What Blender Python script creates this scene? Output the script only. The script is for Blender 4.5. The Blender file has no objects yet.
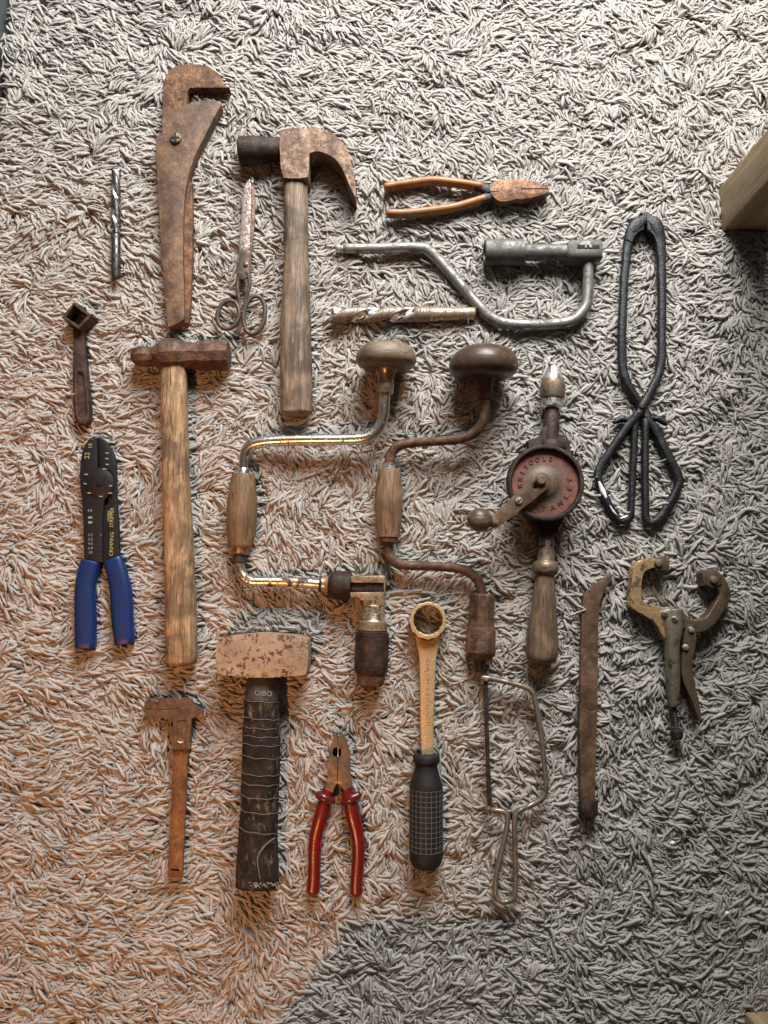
import bpy, bmesh, math, random
import numpy as np
from mathutils import Vector, Matrix, noise
from mathutils.bvhtree import BVHTree

random.seed(7); rng = np.random.default_rng(11)
scene = bpy.context.scene
COL = scene.collection
R = math.radians

# ------------------------------------------------------------------ camera
F_PX = 800.0; TILT = math.atan(85/800.0)
TGT = Vector((0, 0, 0.02)); DIST = 0.80
FWD = Vector((0, math.sin(TILT), -math.cos(TILT))); UP = Vector((0, math.cos(TILT), math.sin(TILT))); RT = Vector((1, 0, 0))
CAM = TGT - FWD*DIST
cam_d = bpy.data.cameras.new('camera'); cam = bpy.data.objects.new('camera', cam_d); COL.objects.link(cam)
cam.location = CAM
cam.rotation_euler = Matrix((RT, UP, -FWD)).transposed().to_euler()
cam_d.sensor_fit = 'VERTICAL'; cam_d.sensor_height = 32; cam_d.lens = 32*F_PX/1024
cam_d.clip_start = 0.01; cam_d.clip_end = 100
scene.camera = cam

def P(X, Y, z):
    """pixel of the photograph + height in mm above the floor -> place in the room (metres)"""
    d = FWD*F_PX + RT*(X-384) + UP*(512-Y)
    t = (z/1000 - CAM.z)/d.z
    return CAM + d*t
def K(z): return (CAM.z - z/1000)/F_PX*1.003      # metres per pixel at that height

# ------------------------------------------------------------------ materials
class N:
    def __init__(s, name):
        s.m = bpy.data.materials.new(name); s.m.use_nodes = True
        s.t = s.m.node_tree; s.b = s.t.nodes['Principled BSDF']
        s.co = s.t.nodes.new('ShaderNodeTexCoord')
    def new(s, typ, **kw):
        n = s.t.nodes.new(typ)
        for k, v in kw.items(): setattr(n, k, v)
        return n
    def lk(s, a, b): s.t.links.new(a, b)
    def mapping(s, scale=(1, 1, 1), loc=(0, 0, 0), rot=(0, 0, 0)):
        m = s.new('ShaderNodeMapping'); m.inputs['Scale'].default_value = scale; m.inputs['Location'].default_value = loc
        m.inputs['Rotation'].default_value = rot
        s.lk(s.co.outputs['Object'], m.inputs['Vector']); return m.outputs[0]
    def noise(s, vec, scale, detail=6, rough=0.6, dist=0.0):
        n = s.new('ShaderNodeTexNoise'); n.inputs['Scale'].default_value = scale; n.inputs['Detail'].default_value = detail
        n.inputs['Roughness'].default_value = rough; n.inputs['Distortion'].default_value = dist
        s.lk(vec, n.inputs['Vector']); return n.outputs['Fac']
    def ramp(s, fac, stops):
        r = s.new('ShaderNodeValToRGB'); e = r.color_ramp.elements
        while len(e) < len(stops): e.new(0.5)
        for el, (p, c) in zip(e, stops):
            el.position = p; el.color = (c, c, c, 1) if not hasattr(c, '__len__') else (*c, 1)
        s.lk(fac, r.inputs[0]); return r.outputs[0]
    def mix(s, fac, a, b, mode='MIX'):
        m = s.new('ShaderNodeMix', data_type='RGBA', blend_type=mode)
        for v, i in ((fac, 0), (a, 6), (b, 7)):
            if hasattr(v, 'is_output'): s.lk(v, m.inputs[i])
            elif i == 0: m.inputs[0].default_value = v
            else: m.inputs[i].default_value = (*v, 1)
        return m.outputs[2]
    def math(s, op, a, b=0.0):
        m = s.new('ShaderNodeMath', operation=op)
        for v, i in ((a, 0), (b, 1)):
            if hasattr(v, 'is_output'): s.lk(v, m.inputs[i])
            else: m.inputs[i].default_value = v
        return m.outputs[0]
    def put(s, sock, v):
        i = s.b.inputs[sock]
        if hasattr(v, 'is_output'): s.lk(v, i)
        else: i.default_value = (*v, 1) if hasattr(v, '__len__') else v
    def bump(s, h, dist=0.0005, strength=0.6, normal=None):
        b = s.new('ShaderNodeBump'); b.inputs['Strength'].default_value = strength; b.inputs['Distance'].default_value = dist
        s.lk(h, b.inputs['Height'])
        if normal is not None: s.lk(normal, b.inputs['Normal'])
        s.lk(b.outputs[0], s.b.inputs['Normal']); return b.outputs[0]

def sc(c, f): return tuple(max(0, min(1, x*f)) for x in c)

def rusty(name, dark, mid, light, scale=90, metal=0.15, rough=0.72, pit=0.5, bump=0.5, pits=450):
    s = N(name); v = s.mapping()
    big = s.noise(v, scale, 8, 0.65, 0.4); fine = s.noise(v, pits, 6, 0.7)
    col = s.ramp(big, [(0.36, dark), (0.5, mid), (0.63, light)])
    pm = s.ramp(fine, [(0.36, 1.0), (0.50, 0.0)])
    col = s.mix(s.math('MULTIPLY', pm, pit), col, sc(dark, 0.55))
    hi = s.ramp(s.noise(v, pits*0.6, 5, 0.65), [(0.55, 0.0), (0.66, 1.0)])
    col = s.mix(s.math('MULTIPLY', hi, 0.5), col, sc(light, 1.5))
    dk = s.ramp(s.noise(v, scale*0.45, 5, 0.6, 0.8), [(0.40, 1.0), (0.56, 0.0)])
    col = s.mix(s.math('MULTIPLY', dk, 0.55), col, sc(dark, 0.7))
    s.b.inputs['Specular IOR Level'].default_value = 0.3
    s.put('Base Color', col); s.put('Metallic', metal)
    s.put('Roughness', s.ramp(fine, [(0.3, min(1, rough+0.15)), (0.7, rough-0.12)]))
    s.bump(s.math('ADD', fine, s.math('MULTIPLY', big, 1.2)), 0.0012, bump)
    return s.m

def steel(name, col, dirt, amount=0.5, rough=0.3, scale=120, metal=1.0, bump=0.15, dirt_rough=0.7, stretch=(1, 1, 1), soft=0.11):
    s = N(name); v = s.mapping(stretch)
    big = s.noise(v, scale, 8, 0.68, 0.3); fine = s.noise(v, 700, 5, 0.6)
    th = 0.36 + 0.30*amount
    m = s.ramp(big, [(th-soft, 1.0), (th+soft, 0.0)])
    col2 = s.mix(s.ramp(fine, [(0.35, 0.0), (0.65, 0.35)]), col, sc(col, 0.6))
    s.put('Base Color', s.mix(m, col2, s.mix(fine, sc(dirt, 0.6), sc(dirt, 1.4))))
    s.put('Metallic', s.math('MULTIPLY', s.math('SUBTRACT', 1.0, s.math('MULTIPLY', m, 0.85)), metal))
    s.put('Roughness', s.math('ADD', s.math('MULTIPLY', m, dirt_rough-rough), s.math('ADD', s.math('MULTIPLY', fine, 0.16), rough-0.08)))
    s.bump(s.math('ADD', fine, s.math('MULTIPLY', m, 0.8)), 0.0005, bump)
    return s.m

def wood(name, dark, mid, light, axis='y', rough=0.62, stain=0.5, stain_col=(0.035, 0.024, 0.016), grain=520, bump=0.45, rot=0.0):
    s = N(name)
    st = {'x': (0.05, 1, 1), 'y': (1, 0.05, 1), 'z': (1, 1, 0.05)}[axis]
    v = s.mapping(st, rot=(0, 0, rot)); v0 = s.mapping()
    g = s.noise(v, grain, 8, 0.7, 0.6); g2 = s.noise(v, grain*0.28, 5, 0.6, 1.2)
    f = s.math('ADD', s.math('MULTIPLY', g, 0.55), s.math('MULTIPLY', g2, 0.45))
    col = s.ramp(f, [(0.40, dark), (0.5, mid), (0.60, light)])
    big = s.noise(v0, 34, 7, 0.62, 0.5)
    col = s.mix(s.math('MULTIPLY', s.ramp(big, [(0.44, 0.0), (0.62, 1.0)]), stain), col, stain_col)
    crack = s.ramp(s.noise(v, grain*0.8, 3, 0.5), [(0.30, 1.0), (0.36, 0.0)])
    col = s.mix(s.math('MULTIPLY', crack, 0.75), col, sc(dark, 0.3))
    sp = s.ramp(s.noise(s.mapping(tuple(0.25 if q < 1 else 1 for q in st)), 200, 4, 0.6), [(0.55, 0.0), (0.66, 1.0)])
    col = s.mix(s.math('MULTIPLY', sp, 0.32), col, sc(light, 1.4))
    s.put('Base Color', col); s.put('Roughness', s.ramp(g, [(0.3, rough+0.15), (0.7, rough-0.1)]))
    s.b.inputs['Specular IOR Level'].default_value = 0.35
    s.bump(s.math('SUBTRACT', f, s.math('MULTIPLY', crack, 0.6)), 0.0009, bump)
    return s.m

def plastic(name, col, rough=0.4, wear=0.25, wear_col=None, scale=160, bump=0.12, spec=0.5):
    s = N(name); v = s.mapping()
    n1 = s.noise(v, scale, 7, 0.65); n2 = s.noise(v, 600, 4, 0.6)
    c = s.mix(s.ramp(n1, [(0.35, 0.0), (0.7, 1.0)]), sc(col, 0.72), sc(col, 1.2))
    w = s.ramp(s.noise(v, scale*1.4, 8, 0.75, 0.8), [(0.60, 0.0), (0.70, 1.0)])
    c = s.mix(s.math('MULTIPLY', w, wear), c, wear_col or sc(col, 0.35))
    s.put('Base Color', c); s.put('Roughness', s.ramp(n1, [(0.3, rough+0.14), (0.7, rough-0.08)]))
    s.b.inputs['Specular IOR Level'].default_value = spec
    s.bump(s.math('ADD', n2, n1), 0.0005, bump)
    return s.m

M = {}
M['rust'] = rusty('rusty_iron_brown', (0.050, 0.024, 0.013), (0.130, 0.063, 0.031), (0.235, 0.110, 0.048), 95, 0.0, 0.75, 0.6, 0.6)
M['rust_smooth'] = rusty('rusty_iron_worn', (0.060, 0.033, 0.019), (0.115, 0.064, 0.036), (0.175, 0.100, 0.055), 55, 0.1, 0.55, 0.4, 0.35, 330)
M['rust_dark'] = rusty('rusty_iron_dark', (0.014, 0.008, 0.006), (0.036, 0.020, 0.013), (0.068, 0.038, 0.024), 90, 0.15, 0.6, 0.4, 0.5)
M['rust_red'] = rusty('rusty_iron_reddish', (0.040, 0.020, 0.011), (0.092, 0.047, 0.026), (0.150, 0.080, 0.044), 100, 0.1, 0.55, 0.45, 0.6)
M['rust_pale'] = rusty('rusty_iron_pale', (0.095, 0.050, 0.029), (0.20, 0.118, 0.072), (0.33, 0.215, 0.143), 95, 0.1, 0.6, 0.8, 0.7, 360)
M['rust_orange'] = rusty('rusty_steel_orange', (0.065, 0.030, 0.015), (0.165, 0.072, 0.031), (0.25, 0.125, 0.06), 120, 0.3, 0.5, 0.55, 0.45)
M['rust_amber'] = rusty('rusty_scale_amber', (0.075, 0.036, 0.017), (0.135, 0.066, 0.028), (0.21, 0.105, 0.042), 60, 0.3, 0.55, 0.4, 0.3)
M['socket'] = steel('oiled_grey_steel', (0.20, 0.195, 0.17), (0.075, 0.066, 0.05), 0.55, 0.42, 90, 0.85)
M['rod'] = steel('worn_grey_rod', (0.33, 0.32, 0.29), (0.09, 0.075, 0.055), 0.42, 0.34, 80, 0.9)
M['bright'] = steel('bright_worn_steel', (0.62, 0.60, 0.56), (0.16, 0.12, 0.09), 0.25, 0.25, 150)
M['drill'] = steel('dark_drill_steel', (0.085, 0.078, 0.072), (0.016, 0.014, 0.013), 0.42, 0.3, 110, 0.9)
M['flute'] = steel('polished_flute', (0.75, 0.73, 0.70), (0.10, 0.07, 0.05), 0.12, 0.18, 150)
M['masonry'] = steel('brown_drill_steel', (0.34, 0.27, 0.205), (0.11, 0.070, 0.045), 0.42, 0.38, 110, 0.75, stretch=(6, 1, 1))
M['shank'] = steel('pale_shank_steel', (0.50, 0.40, 0.28), (0.15, 0.09, 0.055), 0.4, 0.33, 160, 0.95, stretch=(5, 1, 1))
M['chrome'] = steel('flaking_chrome', (0.74, 0.68, 0.57), (0.05, 0.03, 0.02), 0.13, 0.26, 170, 1.0, 0.2, 0.6, soft=0.035)
M['chrome_bad'] = steel('flaked_chrome', (0.66, 0.55, 0.40), (0.035, 0.024, 0.018), 0.32, 0.28, 85, 1.0, 0.3, 0.55, soft=0.04)
M['brassy'] = steel('yellowed_nickel', (0.48, 0.355, 0.22), (0.075, 0.045, 0.026), 0.40, 0.30, 110, 0.95)
M['sawwire'] = steel('brown_grey_wire', (0.30, 0.262, 0.205), (0.075, 0.054, 0.036), 0.46, 0.32, 120, 0.9)
M['bronze'] = steel('dull_brown_nickel', (0.31, 0.225, 0.15), (0.075, 0.046, 0.028), 0.46, 0.32, 120, 0.9)
M['jawsteel'] = steel('brown_jaw_steel', (0.22, 0.15, 0.085), (0.040, 0.026, 0.014), 0.5, 0.32, 100, 0.75, 0.35, soft=0.16)
M['gold'] = steel('yellow_satin_steel', (0.70, 0.52, 0.29), (0.27, 0.165, 0.075), 0.38, 0.30, 330, 0.8, 0.35, soft=0.14)
M['clampbody'] = steel('tarnished_nickel', (0.40, 0.33, 0.24), (0.050, 0.037, 0.025), 0.42, 0.24, 80, 1.0, 0.3, soft=0.16)
M['clampjaw'] = steel('tarnished_jaw', (0.19, 0.125, 0.078), (0.045, 0.029, 0.018), 0.48, 0.32, 80, 0.85, 0.3, soft=0.16)
M['clampgold'] = steel('brassy_jaw', (0.62, 0.40, 0.19), (0.075, 0.040, 0.02), 0.42, 0.32, 120, 0.7, 0.3, soft=0.08)
M['scissor'] = steel('rust_speckled_blade', (0.43, 0.37, 0.32), (0.10, 0.055, 0.035), 0.50, 0.34, 330, 0.85, 0.3, soft=0.12)
M['scissor2'] = rusty('reddish_blade', (0.07, 0.035, 0.022), (0.14, 0.075, 0.05), (0.21, 0.125, 0.09), 160, 0.4, 0.5)
M['scissor_grip'] = steel('brown_scissor_steel', (0.115, 0.080, 0.058), (0.042, 0.025, 0.017), 0.5, 0.42, 120, 0.7)
M['black_steel'] = steel('blackened_steel', (0.065, 0.065, 0.07), (0.018, 0.017, 0.018), 0.5, 0.42, 120, 0.7)
M['crimp'] = plastic('black_phosphate', (0.007, 0.007, 0.0075), 0.5, 0.4, (0.022, 0.022, 0.024), 200, 0.12, 0.3)
M['tong'] = plastic('black_hammered_paint', (0.0075, 0.0075, 0.008), 0.42, 0.5, (0.028, 0.027, 0.026), 260, 1.0, 0.4)
M['chip'] = plastic('white_paint_spatter', (0.72, 0.70, 0.68), 0.5, 0.3, (0.1, 0.1, 0.1), 200)
M['blue'] = plastic('dark_blue_grip', (0.004, 0.019, 0.088), 0.42, 0.6, (0.008, 0.017, 0.05), 75, 0.25, 0.35)
M['red'] = plastic('dark_red_grip', (0.115, 0.0058, 0.0045), 0.26, 0.8, (0.016, 0.0025, 0.0025), 70, 0.2)
M['red_guard'] = plastic('dusty_red_guard', (0.085, 0.010, 0.009), 0.22, 0.5, (0.05, 0.02, 0.02), 160, 0.15)
M['orange'] = plastic('orange_brown_grip', (0.27, 0.105, 0.022), 0.42, 0.6, (0.06, 0.025, 0.01), 90, 0.25)
M['rubber'] = plastic('dark_rubber_grip', (0.010, 0.0095, 0.009), 0.6, 0.4, (0.035, 0.028, 0.02), 110, 0.3, 0.3)
M['grid'] = plastic('dusty_groove', (0.085, 0.078, 0.066), 0.8, 0.85, (0.018, 0.017, 0.015), 170)
M['yellow'] = plastic('faded_yellow_print', (0.30, 0.28, 0.10), 0.6, 0.6, (0.03, 0.03, 0.02), 700)
M['paleprint'] = plastic('faded_white_print', (0.22, 0.215, 0.175), 0.6, 0.6, (0.04, 0.04, 0.035), 700)
M['thread'] = plastic('pale_thread', (0.125, 0.112, 0.092), 0.8, 0.7, (0.02, 0.018, 0.015), 220)
M['fray'] = plastic('grey_fray', (0.22, 0.20, 0.17), 0.85, 0.5, (0.02, 0.02, 0.02), 500)
M['dark'] = plastic('dark_recess', (0.008, 0.007, 0.006), 0.8, 0.0)
M['engrave'] = plastic('dirt_in_engraving', (0.26, 0.16, 0.075), 0.8, 0.5, (0.10, 0.055, 0.025), 400)
M['letter'] = plastic('dirty_cast_letters', (0.060, 0.024, 0.018), 0.6, 0.6, (0.14, 0.06, 0.04), 500)
M['capiron'] = M['rust_dark']

def tape_mat():
    s = N('black_cloth_tape'); v = s.mapping(); v2 = s.mapping((1, 0.35, 1))
    fine = s.noise(v, 500, 6, 0.7); big = s.noise(v, 60, 6, 0.6)
    col = s.ramp(big, [(0.4, (0.006, 0.0055, 0.005)), (0.62, (0.022, 0.017, 0.012))])
    fl = s.ramp(s.noise(v2, 210, 6, 0.72, 0.6), [(0.52, 0.0), (0.62, 1.0)])
    wherefl = s.ramp(s.noise(v, 42, 4, 0.6), [(0.42, 0.0), (0.62, 1.0)])
    col = s.mix(s.math('MULTIPLY', s.math('MULTIPLY', fl, wherefl), 0.8), col, (0.19, 0.15, 0.085))
    dust = s.ramp(s.noise(v, 330, 5, 0.7), [(0.58, 0.0), (0.75, 1.0)])
    col = s.mix(s.math('MULTIPLY', dust, 0.3), col, (0.10, 0.09, 0.08))
    s.put('Base Color', col); s.put('Roughness', 0.7); s.b.inputs['Specular IOR Level'].default_value = 0.25
    s.bump(s.math('ADD', fine, s.math('MULTIPLY', fl, 0.8)), 0.0009, 0.6); return s.m
M['tape'] = tape_mat()
M['tapetop'] = plastic('grey_rubber_neck', (0.045, 0.042, 0.040), 0.6, 0.4, (0.018, 0.016, 0.015), 200, 0.4)

def lump_mat():
    s = N('pitted_hammer_steel'); v = s.mapping()
    big = s.noise(v, 40, 6, 0.6); fine = s.noise(v, 520, 5, 0.65)
    col = s.ramp(big, [(0.32, (0.20, 0.128, 0.075)), (0.5, (0.29, 0.205, 0.13)), (0.66, (0.38, 0.285, 0.195))])
    col = s.mix(s.math('MULTIPLY', fine, 0.4), col, (0.19, 0.12, 0.08))
    p1 = s.ramp(s.noise(v, 230, 4, 0.6, 0.5), [(0.54, 0.0), (0.575, 1.0)])
    pw = s.ramp(s.noise(v, 60, 3, 0.5), [(0.40, 0.3), (0.54, 1.0)])
    pit = s.math('MULTIPLY', p1, pw)
    col = s.mix(s.math('MULTIPLY', pit, 0.92), col, (0.055, 0.024, 0.013))
    s.put('Base Color', col); s.put('Metallic', 0.1); s.put('Roughness', 0.55)
    s.bump(s.math('SUBTRACT', s.math('MULTIPLY', fine, 0.3), pit), 0.0009, 0.6); return s.m
M['lump'] = lump_mat()

def wheel_mat():
    s = N('worn_red_wheel_paint'); v = s.mapping()
    big = s.noise(v, 75, 7, 0.65, 0.5); fine = s.noise(v, 420, 6, 0.7)
    ln = s.new('ShaderNodeVectorMath', operation='LENGTH'); 
    mp = s.mapping((1, 1, 0)); s.lk(mp, ln.inputs[0])
    rad = s.math('ADD', s.math('MULTIPLY', ln.outputs['Value'], 22.0), s.math('MULTIPLY', big, 0.75))
    bare = s.ramp(rad, [(0.72, 1.0), (0.95, 0.0)])          # paint rubbed off round the hub
    red = s.mix(fine, (0.17, 0.038, 0.023), (0.25, 0.068, 0.042))
    red = s.mix(s.ramp(s.noise(v, 150, 6, 0.7), [(0.42, 0.0), (0.58, 0.85)]), red, (0.075, 0.040, 0.026))
    col = s.mix(bare, red, s.mix(fine, (0.07, 0.046, 0.032), (0.13, 0.09, 0.06)))
    s.put('Base Color', col); s.put('Metallic', s.math('MULTIPLY', bare, 0.35)); s.put('Roughness', 0.55)
    s.bump(s.math('ADD', fine, big), 0.0008, 0.4); return s.m
M['wheel'] = wheel_mat()

M['w_claw'] = wood('weathered_grey_brown_wood', (0.080, 0.053, 0.033), (0.165, 0.112, 0.070), (0.26, 0.185, 0.12), 'y', stain=0.66)
M['w_peen'] = wood('weathered_golden_wood', (0.115, 0.068, 0.034), (0.25, 0.155, 0.076), (0.43, 0.29, 0.15), 'y', stain=0.6, grain=700, bump=0.7)
M['w_brace'] = wood('varnished_brown_wood', (0.085, 0.05, 0.025), (0.135, 0.082, 0.04), (0.19, 0.118, 0.06), 'y', 0.5, 0.3)
M['w_knob'] = wood('greyed_brown_wood', (0.085, 0.058, 0.035), (0.145, 0.103, 0.066), (0.20, 0.148, 0.098), 'x', 0.45, 0.5, grain=260)
M['w_knob_dark'] = wood('dark_polished_wood', (0.040, 0.022, 0.013), (0.072, 0.042, 0.026), (0.115, 0.068, 0.042), 'x', 0.36, 0.4, grain=200)
M['w_brace2'] = wood('rubbed_brown_wood', (0.085, 0.048, 0.025), (0.16, 0.095, 0.05), (0.24, 0.15, 0.085), 'y', 0.5, 0.5)
M['w_drill'] = wood('dark_turned_wood', (0.072, 0.044, 0.024), (0.130, 0.084, 0.048), (0.19, 0.130, 0.077), 'y', 0.4, 0.5, grain=320)
M['w_ball'] = wood('dark_knob_wood', (0.05, 0.034, 0.021), (0.095, 0.066, 0.042), (0.14, 0.102, 0.066), 'x', 0.35, 0.4, grain=260)
M['w_table'] = wood('light_oak_veneer', (0.20, 0.137, 0.070), (0.27, 0.192, 0.102), (0.335, 0.245, 0.137), 'z', 0.5, 0.15, (0.11, 0.073, 0.035), 130, 0.2)
M['w_crate'] = wood('brown_board', (0.16, 0.11, 0.06), (0.24, 0.17, 0.10), (0.32, 0.24, 0.15), 'x', 0.6, 0.2, grain=160)

# ------------------------------------------------------------------ geometry
class G:
    """a bag of verts and faces in world metres"""
    def __init__(s, v=None, f=None): s.v = v or []; s.f = f or []
    def __add__(s, o):
        n = len(s.v); return G(s.v + o.v, s.f + [tuple(i+n for i in q) for q in o.f])

def cr_open(pts, sub):
    """Catmull-Rom through rows of numbers"""
    if sub <= 1 or len(pts) < 3: return [tuple(p) for p in pts]
    a = [np.array(p, float) for p in pts]; out = []
    for i in range(len(a)-1):
        p0 = a[i-1] if i else 2*a[0]-a[1]; p1 = a[i]; p2 = a[i+1]; p3 = a[i+2] if i+2 < len(a) else 2*a[-1]-a[-2]
        for k in range(sub):
            t = k/sub
            out.append(tuple(0.5*((2*p1)+(-p0+p2)*t+(2*p0-5*p1+4*p2-p3)*t*t+(-p0+3*p1-3*p2+p3)*t**3)))
    out.append(tuple(a[-1])); return out

def smooth_loop(pts, sub=4):
    """closed outline; a point written (x, y, 1) is a sharp corner"""
    n = len(pts); sharp = [i for i, p in enumerate(pts) if len(p) > 2]
    if not sharp:
        ext = [p[:2] for p in pts]; ext = ext[-2:]+ext+ext[:3]
        full = cr_open(ext, sub); return full[2*sub:(2+n)*sub]
    out = []
    for a, b in zip(sharp, sharp[1:]+[sharp[0]+n]):
        seg = [pts[i % n][:2] for i in range(a, b+1)]
        out += cr_open(seg, sub)[:-1]
    return out

def rings(rows, closed_ends=True):
    n = len(rows[0]); v = [p for r in rows for p in r]; f = []
    for i in range(len(rows)-1):
        for j in range(n):
            a = i*n+j; b = i*n+(j+1) % n; f.append((a, b, b+n, a+n))
    if closed_ends:
        f.append(tuple(range(n-1, -1, -1))); f.append(tuple(range((len(rows)-1)*n, len(rows)*n)))
    return G(v, f)

def tube(pts, rw, rh=None, n=16, e=2.0, sub=5, cap='round', loop=False):
    """pts (X, Y, z mm); rw half width in pixels, rh half height in mm (default round)"""
    m = len(pts)
    rw = [rw]*m if not hasattr(rw, '__len__') else rw
    if rh is None: rh = [None]*m
    elif not hasattr(rh, '__len__'): rh = [rh]*m
    rows = [(*p, w, (w if h is None else h)) for p, w, h in zip(pts, rw, rh)]
    isround = rh[0] is None
    if loop:
        rows = rows[-2:]+rows+rows[:3]; rows = cr_open(rows, sub)[2*sub:(2+m)*sub]
    else: rows = cr_open(rows, sub)
    C = [P(r[0], r[1], r[2]) for r in rows]
    W = [r[3]*K(r[2]) for r in rows]; H = [(r[4]*K(r[2]) if isround else r[4]/1000) for r in rows]
    L = len(C); out = []
    def ring(c, t, w, h):
        s = t.cross(Vector((0, 0, 1)))
        s = s.normalized() if s.length > 1e-6 else Vector((1, 0, 0)); u = s.cross(t).normalized()
        q = []
        for j in range(n):
            a = 2*math.pi*j/n; ca, sa = math.cos(a), math.sin(a)
            x = math.copysign(abs(ca)**(2/e), ca); y = math.copysign(abs(sa)**(2/e), sa)
            q.append(c + s*(x*w) + u*(y*h))
        return q
    T = []
    for i in range(L):
        if loop: T.append((C[(i+1) % L]-C[i-1]).normalized())
        else: T.append((C[min(i+1, L-1)]-C[max(i-1, 0)]).normalized())
    if loop:
        for i in range(L): out.append(ring(C[i], T[i], W[i], H[i]))
        g = rings(out, False); k = (L-1)*n
        g.f += [(k+j, k+(j+1) % n, (j+1) % n, j) for j in range(n)]; return g
    ca, cb = (cap, cap) if isinstance(cap, str) else cap
    def capr(i, sgn, kind):
        m_ = min(W[i], H[i]); q = []
        if kind == 'round': st = [(1.0, 0.12), (0.87, 0.5), (0.5, 0.87)]
        elif kind == 'soft': st = [(0.45, 0.45), (0.33, 0.78), (0.0, 1.0)]
        else: st = [(0.13, 0.80), (0.10, 0.93), (0.0, 1.0)]
        if kind == 'round': st = [(0.95, 0.15), (0.8, 0.45), (0.5, 0.75), (0.2, 0.95)]
        elif kind == 'soft': st = [(0.40, 0.55), (0.30, 0.80), (0.14, 0.95)]
        else: st = [(0.12, 0.86), (0.08, 0.95)]
        for off, scl in st: q.append(ring(C[i]+T[i]*(sgn*off*m_), T[i], W[i]*scl, H[i]*scl))
        return q
    out = capr(0, -1, ca) + [ring(C[i], T[i], W[i], H[i]) for i in range(L)] + capr(L-1, 1, cb)[::-1]
    return rings(out)

def lathe(p0, p1, prof, n=32, sx=1.0, sub=1, facet=False):
    """prof rows (t, r) in metres along the axis p0->p1"""
    d = (p1-p0).normalized(); s = d.cross(Vector((0, 0, 1)))
    s = s.normalized() if s.length > 1e-6 else Vector((1, 0, 0)); u = s.cross(d).normalized()
    if sub > 1: prof = cr_open(prof, sub)
    a0 = math.pi/n if facet else 0
    rows = [[p0 + d*t + s*(math.cos(a0+2*math.pi*j/n)*max(r, 1e-5)*sx) + u*(math.sin(a0+2*math.pi*j/n)*max(r, 1e-5)) for j in range(n)] for t, r in prof]
    return rings(rows)

def lathe_px(a, b, prof, n=32, sub=1, sx=1.0, facet=False):
    """a, b = (X, Y, z) ends of the axis; prof rows (t px from a, r px)"""
    pa, pb = P(*a), P(*b); pix = math.hypot(b[0]-a[0], b[1]-a[1]); k = (pb-pa).length/pix; kr = K((a[2]+b[2])/2)
    return lathe(pa, pb, [(t*k, r*kr) for t, r in prof], n, sx, sub, facet)

def vlathe(X, Y, prof, n=24, facet=False):
    """upright turned piece, prof rows (z mm, r px)"""
    c = P(X, Y, prof[-1][0]); c.z = 0
    return lathe(c, c+Vector((0, 0, 1)), [(z/1000, r*K(z)) for z, r in prof], n, 1.0, 1, facet)

def plate(outline, zt, zb, bev=0.8, holes=(), sub=4, seg=2, world=False, bevel_bottom=False):
    """flat piece cut to an outline (pixels seen at its top face), real thickness, rounded edges"""
    bm = bmesh.new(); edges = []
    for lp in [outline, *holes]:
        pts = smooth_loop(lp, sub) if sub > 1 else [p[:2] for p in lp]
        vs = []
        for p in pts:
            q = Vector((p[0], p[1], zt/1000)) if world else P(p[0], p[1], zt)
            if vs and (vs[-1].co-q).length < 0.00012: continue
            vs.append(bm.verts.new(q))
        if (vs[0].co-vs[-1].co).length < 0.00012: bm.verts.remove(vs.pop())
        for i in range(len(vs)): edges.append(bm.edges.new((vs[i], vs[(i+1) % len(vs)])))
    r = bmesh.ops.triangle_fill(bm, use_beauty=True, use_dissolve=False, edges=edges, normal=(0, 0, 1))
    fs = [f for f in bm.faces]
    for f in fs:
        f.normal_update()
        if f.normal.z < 0: f.normal_flip()
    ex = bmesh.ops.extrude_face_region(bm, geom=fs)
    top = [g for g in ex['geom'] if isinstance(g, bmesh.types.BMVert)]
    # the extruded copy becomes the BOTTOM
    for v in top: v.co.z = zb/1000
    bmesh.ops.recalc_face_normals(bm, faces=bm.faces[:])
    ze = zt/1000
    tb = [e for e in bm.edges if all(abs(v.co.z-ze) < 1e-7 for v in e.verts) and any(abs(f.normal.z) < 0.5 for f in e.link_faces)]
    if bevel_bottom:
        tb += [e for e in bm.edges if all(abs(v.co.z-zb/1000) < 1e-7 for v in e.verts) and any(abs(f.normal.z) < 0.5 for f in e.link_faces)]
    if bev > 0:
        bmesh.ops.bevel(bm, geom=tb, offset=bev/1000, segments=seg, profile=0.5, affect='EDGES', clamp_overlap=True)
    bm.verts.index_update()
    g = G([v.co.copy() for v in bm.verts], [tuple(v.index for v in f.verts) for f in bm.faces]); bm.free(); return g

def block(x0, x1, y0, y1, z0, z1, bev=0.002, seg=3, dense=0):
    bm = bmesh.new(); bmesh.ops.create_cube(bm, size=1)
    for v in bm.verts: v.co = Vector(((x0+x1)/2+v.co.x*(x1-x0), (y0+y1)/2+v.co.y*(y1-y0), (z0+z1)/2+v.co.z*(z1-z0)))
    bmesh.ops.bevel(bm, geom=bm.edges[:], offset=bev, segments=seg, profile=0.5, affect='EDGES')
    if dense: bmesh.ops.subdivide_edges(bm, edges=bm.edges[:], cuts=dense, use_grid_fill=True)
    bm.verts.index_update()
    g = G([v.co.copy() for v in bm.verts], [tuple(v.index for v in f.verts) for f in bm.faces]); bm.free(); return g

def block_px(X0, Y0, X1, Y1, zt, zb, bev=0.8):
    return plate([(X0, Y0, 1), (X1, Y0, 1), (X1, Y1, 1), (X0, Y1, 1)], zt, zb, bev, sub=1)

def jitter(g, amp, freq=120, seed=0):
    """small hand-made unevenness, amp in mm"""
    o = Vector((seed*3.1, seed*1.7, seed*0.3))
    g.v = [v + noise.noise_vector(v*freq+o)*(amp/1000) for v in g.v]; return g

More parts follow.
